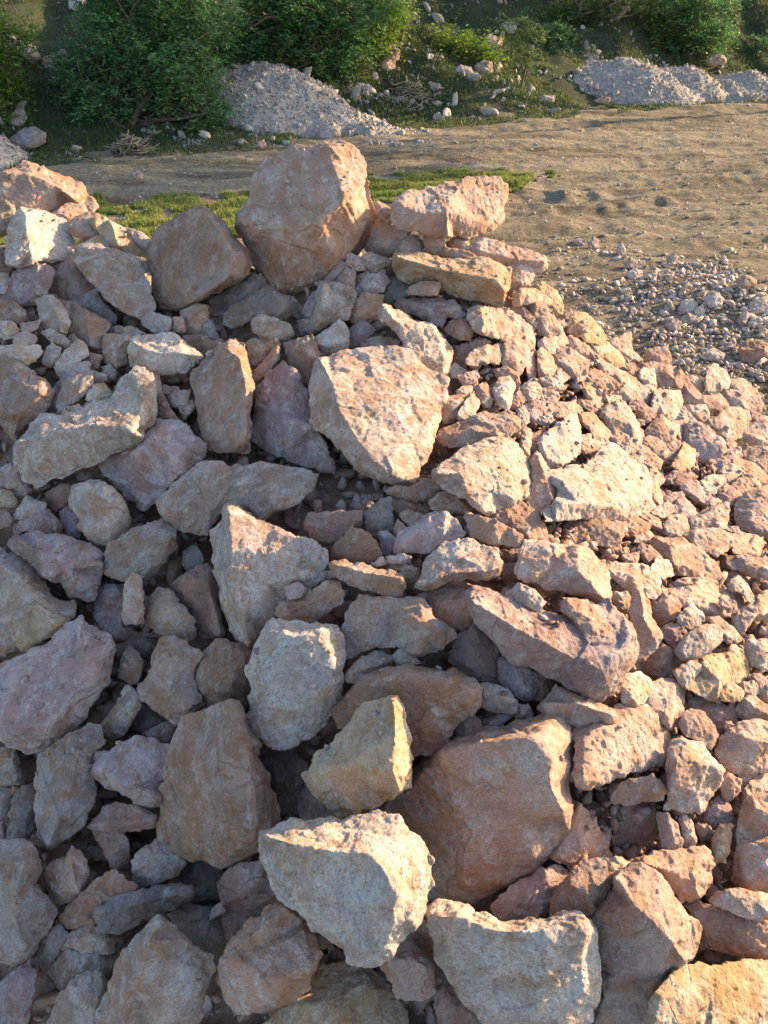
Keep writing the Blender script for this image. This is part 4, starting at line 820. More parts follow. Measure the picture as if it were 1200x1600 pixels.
r1 = ramp(n, [(.38, (.14, .11, .075)), (.48, (.25, .205, .14)), (.62, (.36, .305, .215))]); l.new(tn(1.3, 8., .65, .4, st.outputs[0]), r1.inputs[0]); col = r1.outputs[0]
r2 = ramp(n, [(.34, g1(.45)), (.5, g1(1)), (.66, g1(1.4))]); l.new(tn(26, 6., .75), r2.inputs[0]); col = mixc(n, l, .9, col, r2.outputs[0], 'MULTIPLY')
r3 = ramp(n, [(.60, g1(0)), (.68, g1(.8))]); l.new(tn(95, 3., .6), r3.inputs[0]); col = mixc(n, l, r3.outputs[0], col, (.44, .38, .31))
att = node(n, 'ShaderNodeAttribute', attribute_name='green'); r4 = ramp(n, [(.35, g1(0)), (.65, g1(.9))])
mg = node(n, 'ShaderNodeMath', operation='MULTIPLY_ADD'); l.new(tn(5, 6., .7), mg.inputs[0]); mg.inputs[1].default_value = .9; sb = node(n, 'ShaderNodeMath', operation='SUBTRACT'); l.new(att.outputs['Fac'], sb.inputs[0]); sb.inputs[1].default_value = .45; l.new(sb.outputs[0], mg.inputs[2])
l.new(mg.outputs[0], r4.inputs[0]); col = mixc(n, l, r4.outputs[0], col, (.06, .075, .035))
l.new(col, b.inputs['Base Color'])
ad = node(n, 'ShaderNodeMath', operation='MULTIPLY_ADD'); l.new(tn(60, 6., .75), ad.inputs[0]); ad.inputs[1].default_value = .5; l.new(tn(14, 8., .7), ad.inputs[2])
bp = node(n, 'ShaderNodeBump', Strength=1., Distance=.085); l.new(ad.outputs[0], bp.inputs['Height']); l.new(bp.outputs[0], b.inputs['Normal'])
me = mesh_np('ground', V, F, m)
a = me.attributes.new('green', 'FLOAT', 'POINT')
dl = GY - hill_line(np.clip(GX, -9, 14))
gr = np.clip((dl + .6) / 1.6, 0, 1) * 1.0
a.data.foreach_set('value', gr.ravel().astype(np.float32))
tag(link('ground', me), kind='structure')

# ---------------------------------------------------------------- body of the heap under the loose rocks
uu, vv = np.meshgrid(np.linspace(-250, 1450, 16), np.linspace(300, 1750, 15)); uu = uu.ravel(); vv = vv.ravel()
top = np.interp(uu, [-250, 0, 240, 420, 700, 850, 960, 1100, 1200, 1450], [300, 330, 420, 400, 400, 455, 560, 640, 700, 900])
k = vv > top; W = unproj(uu[k], vv[k], zsurf(uu[k], vv[k])); W = W[W[:, 2] > -.3]
tops = unproj(np.linspace(-250, 1400, 20), np.interp(np.linspace(-250, 1400, 20), [-250, 0, 240, 420, 700, 850, 960, 1100, 1200, 1450], [300, 330, 420, 400, 400, 455, 560, 640, 700, 900]),
              zsurf(np.linspace(-250, 1400, 20), np.interp(np.linspace(-250, 1400, 20), [-250, 0, 240, 420, 700, 850, 960, 1100, 1200, 1450], [300, 330, 420, 400, 400, 455, 560, 640, 700, 900])))
back = tops + np.array([0, 1., 0]); back[:, 2] = tops[:, 2] - .75; back2 = tops + np.array([.2, 1.9, 0]); back2[:, 2] = -.4
side = np.array([(4.6, 1, -.5), (4.6, 3, -.5), (4.8, 5, -.5), (3.6, 0, -.3), (0, -1.2, -.3), (-2, -1.2, -.3), (2.5, -1., -.3), (-3.6, 2, .3), (-4.2, 3.4, .2), (-5, 2, -.4), (-5, 4, -.4)], float)
W = np.vstack([W, back, back2, side]); HF = tps_fit(W[:, :2], W[:, 2])
def heap_z(x, y): return tps_eval(HF, np.stack([np.ravel(x), np.ravel(y)], 1)).reshape(np.shape(x))
hx, hy = np.meshgrid(np.arange(-5.2, 5.4, .05), np.arange(-1.6, 6.4, .05)); hz = heap_z(hx, hy) - .12
Pn_ = np.stack([hx.ravel(), hy.ravel(), hz.ravel()], 1); hz = hz + (.035 * vnoise(Pn_ * 6, 2) + .025 * vnoise(Pn_ * 15, 3)).reshape(hx.shape)
V = np.stack([hx.ravel(), hy.ravel(), np.maximum(hz, -.75).ravel()], 1); nx, ny = hx.shape[1], hx.shape[0]
ii = (np.arange(ny - 1)[:, None] * nx + np.arange(nx - 1)[None]).ravel(); F = np.stack([ii, ii + 1, ii + nx + 1, ii + nx], 1)
keep = V[F, 2].max(1) > -.7
F = F[keep]
tag(link('heap_core', mesh_np('heap_core', V, F, TONES['b'], rnd=.3)), 'dark reddish grit filling the deepest gaps between the rocks of the heap', 'rubble', kind='stuff')

# ---------------------------------------------------------------- the rocks of the heap
parsed = parse(ROCKS1 + ROCKS2); far = parse(ROCKS3)
GROUP = 'rocks of the pink quarry stone heap'
built = []
for k, (code, label, ol, rd, df) in enumerate(parsed):
    if code[0] in 'gy' and k % 2 and ol[0][0] > 780 and 440 < ol[0][1] < 1150 and not any(w_ in label for w_ in ('grey', 'yellow', 'golden')): code = 'p' + code[1:]
    V, Fq, cen, area, Rm = rock_shape(code, ol, rd, 1000 + k * 17)
    built.append((area, k, code, label, V, Fq, cen))
order = sorted(built, key=lambda t: -t[0]); keep_ids = {t[1] for t in order[:290]}
small = []
for area, k, code, label, V, Fq, cen in built:
    r = (k * .6180339) % 1.0
    nm = 'boulder' if area > 11500 else ('rock' if area > 1500 else 'stone')
    if k in keep_ids:
        me = mesh_np(nm, V, Fq, TONES[code[0]], rnd=r)
        tag(link(nm, me, cen), label, nm, GROUP)
    else: small.append((V + cen, Fq, code[0], r))
# smallest traced chips, loose fill between the rocks and the unseen flanks: one mass
def pebble_lib(nvar, sub, seed, rough=.16):
    lib = []
    for k in range(nvar):
        rng = np.random.default_rng(seed + k); bm = bmesh.new(); bmesh.ops.create_icosphere(bm, subdivisions=sub, radius=1.)
        V = np.array([v.co[:] for v in bm.verts]); F = np.array([[v.index for v in f.verts] for f in bm.faces]); bm.free()
        for _ in range(11):                                   # cut by random planes: angular chips
            nrm = rng.normal(0, 1, 3); nrm /= np.linalg.norm(nrm); h = .48 + .35 * rng.random()
            s = V @ nrm; over = s > h; V[over] -= np.outer(s[over] - h, nrm)
        V *= np.array([1.15, .9, .62]) * (1 + .25 * rng.normal(0, 1, 3)).clip(.7, 1.4)
        V += .05 * np.stack([vnoise(V * 3, seed + k + j) for j in range(3)], 1)
        lib.append((V, F))
    return lib
def chip_lib(nvar, seed):
    lib = []
    for k in range(nvar):
        rng = np.random.default_rng(seed + k); bm = bmesh.new()
        for p in rng.normal(0, 1, (13, 3)):
            p /= np.linalg.norm(p); bm.verts.new(p * rng.uniform(.8, 1.1) * np.array([1.3, .85, .5 + .3 * rng.random()]))
        r = bmesh.ops.convex_hull(bm, input=bm.verts); bmesh.ops.delete(bm, geom=[v for v in bm.verts if not v.link_faces], context='VERTS')
        bmesh.ops.triangulate(bm, faces=bm.faces); bm.verts.index_update()
        lib.append((np.array([v.co[:] for v in bm.verts]), np.array([[v.index for v in f.verts] for f in bm.faces]))); bm.free()
    return lib
CHIP = chip_lib(14, 900)
def rotm(n, rng, flat=False):
    q = rng.normal(0, 1, (n, 4))
    if flat: q[:, 1:3] *= .25
    q /= np.linalg.norm(q, axis=1)[:, None]; w_, x_, y_, z_ = q.T
    return np.stack([1 - 2 * (y_ * y_ + z_ * z_), 2 * (x_ * y_ - z_ * w_), 2 * (x_ * z_ + y_ * w_), 2 * (x_ * y_ + z_ * w_), 1 - 2 * (x_ * x_ + z_ * z_), 2 * (y_ * z_ - x_ * w_),
                     2 * (x_ * z_ - y_ * w_), 2 * (y_ * z_ + x_ * w_), 1 - 2 * (x_ * x_ + y_ * y_)], 1).reshape(n, 3, 3)
def scatter(lib, C_, S_, rng, flat=False):
    n = len(C_); pick = rng.integers(0, len(lib), n); M = rotm(n, rng, flat); rv = rng.random(n); Vs, Fs, Rs = [], [], []; off = 0
    for k, (V, F) in enumerate(lib):
        ids = np.where(pick == k)[0]
        if not len(ids): continue
        X = np.einsum('nij,vj->nvi', M[ids], V) * S_[ids][:, None, None] + C_[ids][:, None]
        Vs.append(X.reshape(-1, 3)); Fs.append((F[None] + (np.arange(len(ids)) * len(V))[:, None, None]).reshape(-1, F.shape[1]) + off); off += len(ids) * len(V)
        Rs.append(np.repeat(rv[ids], len(V)))
    return np.vstack(Vs), np.vstack(Fs), np.concatenate(Rs)
LIB3 = pebble_lib(10, 3, 50); LIB2 = pebble_lib(8, 2, 80)
def on_heap(n, rng, x0, x1, y0, y1):
    x = rng.uniform(x0, x1, n); y = rng.uniform(y0, y1, n); return x, y, heap_z(x, y)
parts = []; chips = []
x, y, z = on_heap(3000, RNG, -2.6, 3.4, .2, 4.3); s = RNG.uniform(.02, .05, len(x)); k = z > -.3
parts.append(scatter(LIB3, np.stack([x, y, z - .115 + .02 * RNG.random(len(x))], 1)[k], s[k], RNG))
x, y, z = on_heap(22000, RNG, -2.6, 3.8, .2, 4.4); s = RNG.gamma(2.2, .007, len(x)).clip(.006, .04); k = z > -.3
chips.append(scatter(CHIP, np.stack([x, y, z - .10 + .03 * RNG.random(len(x))], 1)[k], s[k], RNG))
x, y, z = on_heap(13000, RNG, .3, 3.8, .9, 4.4); s = RNG.gamma(2.4, .0055, len(x)).clip(.006, .026); k = z > .0
chips.append(scatter(CHIP, np.stack([x, y, z - .03 + .02 * RNG.random(len(x))], 1)[k], s[k], RNG))
x, y, z = on_heap(9000, RNG, .3, 3.8, .9, 4.4); s = RNG.gamma(2.4, .007, len(x)).clip(.007, .04); k = z > .0
chips.append(scatter(CHIP, np.stack([x, y, z - .055 + .03 * RNG.random(len(x))], 1)[k], s[k], RNG))
# out of the frame and behind the crest
x, y, z = on_heap(11000, RNG, -5, 5, -1.4, 5.6); zc = (y - 0) * math.cos(PITCH) - (z - CAM_H) * math.sin(PITCH)
up = y * math.sin(PITCH) + (z - CAM_H) * math.cos(PITCH)
inview = (zc > .3) & (np.abs(x) / np.maximum(zc, .1) * FPX < 640) & (np.abs(up) / np.maximum(zc, .1) * FPX < 850)
crest = heap_z(x, y + .25) - z                                # negative: falling away behind
vpx = 800 - up / np.maximum(zc, .1) * FPX; upx = 600 + x / np.maximum(zc, .1) * FPX
behind = inview & (crest < -.06) & (y > 2.9)
s = RNG.gamma(2.5, .022, len(x)).clip(.02, .13); k = ((~inview) | behind) & (z > .0)
s = np.where(behind, s * .6, s)
parts.append(scatter(LIB3, np.stack([x, y, z - np.where(behind, .10, .02)], 1)[k], s[k], RNG))
# apron of chips where the right foot meets the gravel
x = RNG.uniform(1.2, 4.4, 900); y = RNG.uniform(1.5, 4.9, 900); z = heap_z(x, y); s = RNG.uniform(.012, .035, 900); k = (z < .12) & (z > -.35)
zt = terrain(x, y); chips.append(scatter(CHIP, np.stack([x, y, zt + s * .3], 1)[k], s[k], RNG))
off = 0; Vs, F3s, F4s, Rs = [], [], [], []
for V, F, r in parts: Vs.append(V); F3s.append(F + off); Rs.append(r); off += len(V)
for V, Fq, t, r in small: Vs.append(V); F4s.append(Fq + off); Rs.append(np.full(len(V), r)); off += len(V)
me = mesh_np('loose_rubble', np.vstack(Vs), [np.vstack(F3s), np.vstack(F4s)], MIXM, rnd=np.concatenate(Rs))
tag(link('loose_rubble', me), 'countless small pink and grey chips filling the heap between the larger rocks', 'rubble', kind='stuff')
# crumbs lying on the ledges of the rocks
dg = bpy.context.evaluated_depsgraph_get(); dg.update(); pts = []
for _ in range(9000):
    px, py = RNG.uniform(-2.4, 3.3), RNG.uniform(.2, 4.2)
    hit, p_, nrm, _i, ob, _m = sc.ray_cast(dg, (px, py, 4), (0, 0, -1))
    if hit and nrm.z > .72 and p_.z > .05 and vnoise(np.array([[px * 2.5, py * 2.5, 0.]]), 19)[0] > -.15: pts.append(p_[:])
pts = np.array(pts); s = RNG.gamma(1.5, .0032, len(pts)).clip(.002, .014)
chips.append(scatter(CHIP, pts + np.stack([0 * s, 0 * s, s * .25], 1), s, RNG, True))
off = 0; Vs, Fs, Rs = [], [], []
for V, F, r in chips: Vs.append(V); Fs.append(F + off); Rs.append(r); off += len(V)
tag(link('stone_chips', mesh_np('stone_chips', np.vstack(Vs), np.vstack(Fs), MIXM, smooth=False, rnd=np.concatenate(Rs))), 'sharp little pink chips and grit lodged between the rocks of the heap', 'rubble', kind='stuff')
bpy.data.objects.remove(TMP)

# ---------------------------------------------------------------- single stones away from the heap
TMP = bpy.data.objects.new('tmp', bpy.data.meshes.new('tmp')); COL.objects.link(TMP)
RM = TMP.modifiers.new('r', 'REMESH'); RM.mode = 'VOXEL'
for k, (code, label, ol, rd, df) in enumerate(far):
    cx = sum(p[0] for p in ol) / len(ol); lowest = max(p[1] for p in ol)
    # walk along the ray through its foot until it meets the terrain
    d = FW + (cx - 600) / FPX * RT + (800 - lowest) / FPX * UP; t = 2.5
    while t < 60 and CAM_H + d[2] * t > tz(d[0] * t, d[1] * t): t += .04
    if 'perched' in label: t = 15.9
    V, Fq, cen, area, Rm = rock_shape(code, ol, rd, 5000 + k * 13, dfix=t)
    nm = 'boulder' if Rm > .13 else 'stone'
    if 'clod' in label: nm = 'dirt_clod'
    me = mesh_np(nm, V, Fq, TONES[code[0]], rnd=(k * .37) % 1)
    tag(link(nm, me, cen), label, {'dirt_clod': 'clod'}.get(nm, nm), 'single stones lying around the dirt lot')
bpy.data.objects.remove(TMP)

# ---------------------------------------------------------------- gravel on the dirt lot
parts = []
n = 6500; x = RNG.normal(3.0, 1.0, n); y = RNG.normal(5.45, .75, n) - (x - 2.5) * .12; s = RNG.gamma(1.7, .0062, n).clip(.004, .036)
k = (heap_z(x, y) < .02) & (vnoise(np.stack([x * 1.6, y * 1.6, 0 * x], 1), 91) > -.35)
parts.append(scatter(CHIP, np.stack([x, y, terrain(x, y) + s * .22], 1)[k], s[k], RNG, True))
n = 4500; x = RNG.normal(2.7, .9, n); y = RNG.normal(4.45, .4, n); s = RNG.gamma(1.7, .0062, n).clip(.004, .038); k = heap_z(x, y) < .02
parts.append(scatter(CHIP, np.stack([x, y, terrain(x, y) + s * .25], 1)[k], s[k], RNG, True))
n = 14000; x = RNG.uniform(-4.5, 9, n); y = RNG.uniform(4.2, 12, n) + .45 * np.clip(x, 0, 9); s = RNG.gamma(1.4, .0045, n).clip(.003, .024); k = (heap_z(x, y) < .02)
parts.append(scatter(CHIP, np.stack([x, y, terrain(x, y) + s * .2], 1)[k], s[k], RNG, True))
n = 700; x = RNG.normal(2.95, .8, n); y = RNG.normal(5.1, .6, n) - (x - 2.5) * .15; s = RNG.uniform(.016, .042, n) * RNG.uniform(.5, 1, n); k = heap_z(x, y) < .02
parts.append(scatter(CHIP, np.stack([x, y, terrain(x, y) + s * .3], 1)[k], s[k], RNG, True))
off = 0; Vs, Fs, Rs = [], [], []
for V, F, r in parts: Vs.append(V); Fs.append(F + off); Rs.append(r); off += len(V)
tag(link('gravel', mesh_np('gravel', np.vstack(Vs), np.vstack(Fs), GRAVM, smooth=False, rnd=np.concatenate(Rs))), 'loose grey gravel strewn over the dirt right of the heap', 'gravel', kind='stuff')

# ---------------------------------------------------------------- gravel mounds
def mound(label, humps, npeb, seed, res=.022, mat=None):
    rng = np.random.default_rng(seed)
    x0 = min(h[0] - 1.5 * h[2] for h in humps); x1 = max(h[0] + 1.5 * h[2] for h in humps); y0 = min(h[1] - 1.5 * h[3] for h in humps); y1 = max(h[1] + 1.5 * h[3] for h in humps)
    def H(x, y):
        z = np.zeros_like(x)
        for (cx, cy, rx, ry, h, p) in humps:
            d = np.sqrt(((x - cx) / rx) ** 2 + ((y - cy) / ry) ** 2); z = np.maximum(z, h * (1 - np.clip(d, 0, 1.4) ** p))
        Pq = np.stack([x.ravel(), y.ravel(), 0 * x.ravel()], 1)
        return z + ((z > -.1) * (.035 * vnoise(Pq * 2.2, seed) + .014 * vnoise(Pq * 9, seed + 1) + .010 * vnoise(Pq * 30, seed + 2)).reshape(x.shape)) - .03
    X, Y = np.meshgrid(np.arange(x0, x1, res), np.arange(y0, y1, res)); h = H(X, Y); Z = h + terrain(X, Y)
    V = np.stack([X.ravel(), Y.ravel(), Z.ravel()], 1); nx, ny = X.shape[1], X.shape[0]
    ii = (np.arange(ny - 1)[:, None] * nx + np.arange(nx - 1)[None]).ravel(); F = np.stack([ii, ii + 1, ii + nx + 1, ii + nx], 1)
    F = F[h.ravel()[F].max(1) > -.05]
    px = rng.uniform(x0, x1, npeb * 3); py = rng.uniform(y0, y1, npeb * 3); hh = H(px, py); k = hh > -.02; px, py, hh = px[k][:npeb], py[k][:npeb], hh[k][:npeb]
    s = rng.gamma(1.3, .007, len(px)).clip(.005, .045) * np.where(rng.random(len(px)) < .025 + .08 * (hh < .08), 2.4, 1); pv, pf, pr = scatter(CHIP, np.stack([px, py, hh + terrain(px, py) + s * .2], 1), s, rng)
    c = np.array([np.mean([h_[0] for h_ in humps]), np.mean([h_[1] for h_ in humps]), 0.])
    VV = np.vstack([V, pv]) - c
    me = mesh_np('gravel_mound', VV, [F, pf + len(V)], mat or MOUNDM, rnd=np.concatenate([np.full(len(V), .25), pr]))
    tag(link('gravel_mound', me, c), label, 'gravel mound', 'dumped gravel mounds at the back of the dirt lot')
mound('rounded grey gravel mound under the dark green trees left of centre', [(-1.6, 13.5, 1.25, 1.2, .40, 2.9), (-1.0, 13.2, 1.1, .8, .30, 2.2), (-.35, 12.8, .7, .5, .16, 1.6)], 9000, 301)
mound('long low gravel mound with two humps at the far right edge of the lot', [(4.9, 16.5, 1.4, 1.0, .36, 1.5), (5.8, 16.8, 1.1, .8, .40, 1.6), (6.6, 17.0, .9, .8, .30, 1.6), (7.1, 17.2, .9, .8, .42, 1.4), (7.7, 17.3, .9, .7, .30, 1.6)], 9000, 311)
mound('low dark gravel mound cut by the left edge', [(-5.5, 10.6, .95, .9, .5, 1.8)], 3000, 321)

# ---------------------------------------------------------------- leaves, grass, trees
def leaf_mat(name, c1, c2, trans=.35):
    m, n, l = new_mat(name); out = node(n, 'ShaderNodeOutputMaterial'); at = node(n, 'ShaderNodeAttribute', attribute_name='rnd')
    r = ramp(n, [(0, c1), (1, c2)]); l.new(at.outputs['Fac'], r.inputs[0])
    d = node(n, 'ShaderNodeBsdfPrincipled', Roughness=.6); d.inputs['Specular IOR Level'].default_value = .3; t = node(n, 'ShaderNodeBsdfTranslucent'); mx = node(n, 'ShaderNodeMixShader'); mx.inputs[0].default_value = trans
    l.new(r.outputs[0], d.inputs['Base Color']); hs = node(n, 'ShaderNodeHueSaturation', Saturation=1.15, Value=1.5); l.new(r.outputs[0], hs.inputs['Color']); l.new(hs.outputs[0], t.inputs[0])
    l.new(d.outputs[0], mx.inputs[1]); l.new(t.outputs[0], mx.inputs[2]); l.new(mx.outputs[0], out.inputs[0]); return m
def bark_mat(name, c1, c2):
    m, n, l = new_mat(name); out = node(n, 'ShaderNodeOutputMaterial'); b = node(n, 'ShaderNodeBsdfPrincipled', Roughness=.9); l.new(b.outputs[0], out.inputs[0])
    tc = node(n, 'ShaderNodeTexCoord'); x = node(n, 'ShaderNodeTexNoise', Scale=30., Detail=5.); l.new(tc.outputs['Object'], x.inputs['Vector']); r = ramp(n, [(.35, c1), (.65, c2)]); l.new(x.outputs['Fac'], r.inputs[0]); l.new(r.outputs[0], b.inputs['Base Color']); return m
M_LEAF = leaf_mat('feathery_leaf', (.055, .130, .055), (.16, .27, .10)); M_LEAF2 = leaf_mat('bright_leaf', (.10, .17, .03), (.20, .28, .06), .45)
M_LEAF3 = leaf_mat('olive_leaf', (.07, .11, .035), (.14, .18, .06)); M_GRASS = leaf_mat('grass_blade', (.12, .165, .045), (.26, .27, .09), .3)
M_COVER = leaf_mat('weed_leaf', (.05, .075, .03), (.10, .125, .05), .3); M_DRY = leaf_mat('dry_twig', (.22, .17, .11), (.38, .31, .21), .1); M_BARK = bark_mat('bark', (.07, .05, .035), (.15, .115, .08))

def tube(P, R_, sides=6):
    P = np.array(P, float); n = len(P); V = []
    for i in range(n):
        t = P[min(i + 1, n - 1)] - P[max(i - 1, 0)]; t /= np.linalg.norm(t) + 1e-9; a = np.cross(t, [0, 1, .3]); a /= np.linalg.norm(a) + 1e-9; b_ = np.cross(t, a)
        for k in range(sides):
            th = 6.2832 * k / sides; V.append(P[i] + R_[i] * (math.cos(th) * a + math.sin(th) * b_))
    F = [[i * sides + k, i * sides + (k + 1) % sides, (i + 1) * sides + (k + 1) % sides, (i + 1) * sides + k] for i in range(n - 1) for k in range(sides)]
    return np.array(V), np.array(F)
def bend(a, b_, rng, n=6, amp=.12, sag=0.):
    a, b_ = np.array(a, float), np.array(b_, float); L = np.linalg.norm(b_ - a); t = np.linspace(0, 1, n)[:, None]
    off = rng.normal(0, amp * L, 3); off2 = rng.normal(0, amp * .5 * L, 3)
    return a + (b_ - a) * t + np.sin(t * math.pi) * off + np.sin(t * 2 * math.pi) * off2 + np.array([0, 0, sag]) * np.sin(t * math.pi)
def sprays(Cn, rng, ntw, tw_len, nleaf, ll, lw, droop=.25):
    """leafy twigs: each centre sends out ntw twigs lined with small leaves"""
    n = len(Cn) * ntw; base = np.repeat(Cn, ntw, 0); d = rng.normal(0, 1, (n, 3)); d[:, 2] *= .55; d /= np.linalg.norm(d, axis=1)[:, None]
    L = tw_len * rng.uniform(.5, 1.2, n); t = np.tile(np.linspace(.12, 1, nleaf), n); i = np.repeat(np.arange(n), nleaf)
    Pp = base[i] + d[i] * (t * L[i])[:, None]; Pp[:, 2] -= droop * (t ** 2) * L[i]; Pp += rng.normal(0, .01, Pp.shape)
    side = np.cross(d, [0, 0, 1.]); side /= np.linalg.norm(side, axis=1)[:, None] + 1e-9
    sg = np.where(np.arange(len(i)) % 2, 1., -1.)[:, None]
    la = side[i] * sg + .5 * d[i] + rng.normal(0, .35, Pp.shape); la /= np.linalg.norm(la, axis=1)[:, None]
    nb = np.cross(la, rng.normal(0, 1, Pp.shape) * .5 + [0, 0, 1.]); nb /= np.linalg.norm(nb, axis=1)[:, None] + 1e-9
    sz = rng.uniform(.65, 1.25, len(i))[:, None]; a = la * ll * sz; b_ = nb * lw * .5 * sz
    Q = np.stack([Pp, Pp + a * .5 + b_, Pp + a, Pp + a * .5 - b_], 1)
    return Q.reshape(-1, 3), np.arange(len(Q) * 4).reshape(-1, 4), np.repeat(np.clip(rng.normal(.45, .35, len(Q)), 0, 1), 4)
def blob_pts(blobs, rng, dens):
    out = []
    for (c, r) in blobs:
        n = int(dens * r[0] * r[2] * 12); d = rng.normal(0, 1, (n, 3)); d /= np.linalg.norm(d, axis=1)[:, None]; rr = rng.random(n) ** .42
        p = c + d * rr[:, None] * r
        keep = (vnoise(p * 2.3, 77) + .5 * vnoise(p * np.array([3., 3., 8.]), 78)) > -.30 + .3 * (rr - .6)        # holes through the crown
        out.append(p[keep])
    return np.vstack(out)
def tree(name, label, cat, foot, blobs, mat, seed, stems=3, dens=60, twl=.36, ntw=4, nleaf=14, ll=.072, lw=.026, r0=.05, bark=M_BARK, group=None, lean=(0, 0)):
    rng = np.random.default_rng(seed); foot = np.array(foot, float); B = [(np.array(c, float), np.array(r, float)) for c, r in blobs]
    root = bpy.data.objects.new(name, None); COL.objects.link(root); root.location = foot; tag(root, label, cat, group)
    V, F, off = [], [], 0
    for s_ in range(stems):
        tgt = B[s_ % len(B)][0] + rng.normal(0, .25, 3) * B[s_ % len(B)][1]; base = foot + np.array([rng.normal(0, .06), rng.normal(0, .06), -.05])
        P_ = bend(base, tgt, rng, 8, .07); Rr = np.linspace(r0, r0 * .3, 8) * rng.uniform(.7, 1.1); v, f = tube(P_, Rr, 7); V.append(v); F.append(f + off); off += len(v)
        for c, r in B:
            for q in range(3):
                st_ = P_[rng.integers(3, 8)]; e = c + rng.normal(0, .5, 3) * r
                if np.linalg.norm(e - st_) > 2.4: continue
                v, f = tube(bend(st_, e, rng, 6, .10, .05), np.linspace(r0 * .32, r0 * .07, 6), 5); V.append(v); F.append(f + off); off += len(v)
    link('trunk', mesh_np('trunk', np.vstack(V) - foot, np.vstack(F), bark), parent=root)
    pts = blob_pts(B, rng, dens); v, f, r = sprays(pts, rng, ntw, twl, nleaf, ll, lw)
    link('crown', mesh_np('crown', v - foot, f, mat, smooth=False, rnd=r), parent=root)
def PB(u, v, ru, rv, Y, rd=None):
    p = at_y(u, v, Y); zc = Y / FW[1] * 1.0; zc = float(np.dot(p - CO, FW)); rx, rz = ru / FPX * zc, rv / FPX * zc; return (p, (rx, rd or (rx + rz) / 2, rz))
def foot_at(u, Y): 
    z = tz((u - 600) / FPX * Y * 1.12, Y); p = at_y(u, 400, Y); x = (u - 600) / FPX * float(np.dot(np.array([0, Y, z]) - CO, FW)); return (x, Y, tz(x, Y))
TG = 'trees and shrubs on the slope behind the lot'
tree('shrub_tree', 'broad dark green feathery tree left of the rounded gravel mound', 'tree', foot_at(200, 12.3),
     [PB(200, 150, 90, 62, 12.6), PB(130, 130, 55, 50, 12.8), PB(280, 120, 75, 70, 12.7), PB(200, 60, 95, 65, 13.0), PB(300, 30, 70, 60, 13.1), PB(320, 180, 38, 32, 12.5), PB(150, 10, 60, 45, 13.2), PB(250, -50, 110, 60, 13.3)], M_LEAF, 21, stems=6, dens=38, r0=.045)
tree('shrub_tree', 'tall feathery tree with a dark trunk rising behind the rounded gravel mound', 'tree', foot_at(415, 14.6),
     [PB(370, 60, 60, 60, 14.6), PB(450, 40, 75, 55, 14.8), PB(530, 50, 60, 50, 15.0), PB(400, 120, 45, 30, 14.5), PB(500, 95, 55, 26, 14.8), PB(440, -30, 120, 50, 15.0), PB(570, 0, 50, 45, 15.2)], M_LEAF, 22, stems=3, dens=42, r0=.06)
tree('shrub', 'pale green bush cut by the left edge with lit leaves', 'shrub', foot_at(-30, 12.2),
     [PB(5, 50, 42, 38, 12.4), PB(-10, 130, 42, 45, 12.3), PB(15, 195, 30, 25, 12.1), PB(-40, 80, 50, 70, 12.3)], M_LEAF2, 23, stems=4, dens=42, r0=.03)
tree('shrub', 'bright leafy bush at the top beside the tan slope boulder', 'shrub', foot_at(585, 15.4),
     [PB(590, 55, 30, 26, 15.4), PB(610, 15, 34, 30, 15.8), PB(575, 75, 16, 12, 15.2)], M_LEAF2, 24, stems=4, dens=60, r0=.02, ll=.06, lw=.035, nleaf=7)
tree('shrub', 'yellow green bush in the middle of the slope under the white capped rock', 'shrub', foot_at(735, 16.2),
     [PB(735, 75, 32, 26, 16.2), PB(695, 70, 22, 20, 16.2), PB(770, 85, 18, 12, 16.0)], M_LEAF2, 25, stems=4, dens=48, r0=.02, ll=.06, lw=.035, nleaf=7)
tree('shrub', 'dark leafy bush hanging from the top edge above the slope rocks', 'shrub', foot_at(700, 18.5),
     [PB(680, 15, 70, 30, 18.5), PB(770, 10, 60, 28, 18.8), PB(830, 30, 40, 22, 18.4)], M_LEAF3, 26, stems=5, dens=34, r0=.03)
tree('sapling', 'thin young tree with sparse feathery leaves left of the right gravel mound', 'tree', foot_at(818, 15.3),
     [PB(820, 95, 24, 30, 15.3), PB(812, 55, 26, 24, 15.4), PB(835, 70, 18, 20, 15.3)], M_LEAF3, 27, stems=1, dens=26, r0=.03)
tree('shrub_tree', 'tree with two bare leaning stems behind the right gravel mound', 'tree', foot_at(950, 18.6),
     [PB(930, 10, 60, 26, 18.8), PB(985, -5, 50, 28, 18.8), PB(885, 25, 36, 18, 18.6), PB(940, -50, 90, 40, 19)], M_LEAF3, 28, stems=4, dens=30, r0=.07, bark=bark_mat('pale_bark', (.16, .12, .08), (.32, .25, .18)))
tree('shrub_tree', 'dark drooping tree behind the right hump of the far gravel mound', 'tree', foot_at(1078, 19.2),
     [PB(1085, 40, 55, 34, 19.2), PB(1060, 70, 26, 18, 19.0), PB(1110, 60, 34, 26, 19.0), PB(1080, -10, 80, 34, 19.4)], M_LEAF, 29, stems=4, dens=44, r0=.06)
tree('shrub', 'olive bush in the top right corner of the slope', 'shrub', foot_at(1170, 21.5),
     [PB(1165, 25, 45, 24, 21.5), PB(1205, 15, 40, 26, 21.5)], M_LEAF3, 30, stems=4, dens=34, r0=.03)
tree('shrub', 'low yellow olive scrub left of the two bare stems', 'shrub', foot_at(885, 18.0),
     [PB(885, 72, 38, 16, 18.0), PB(850, 80, 26, 12, 17.8)], M_LEAF3, 31, stems=4, dens=44, r0=.015)
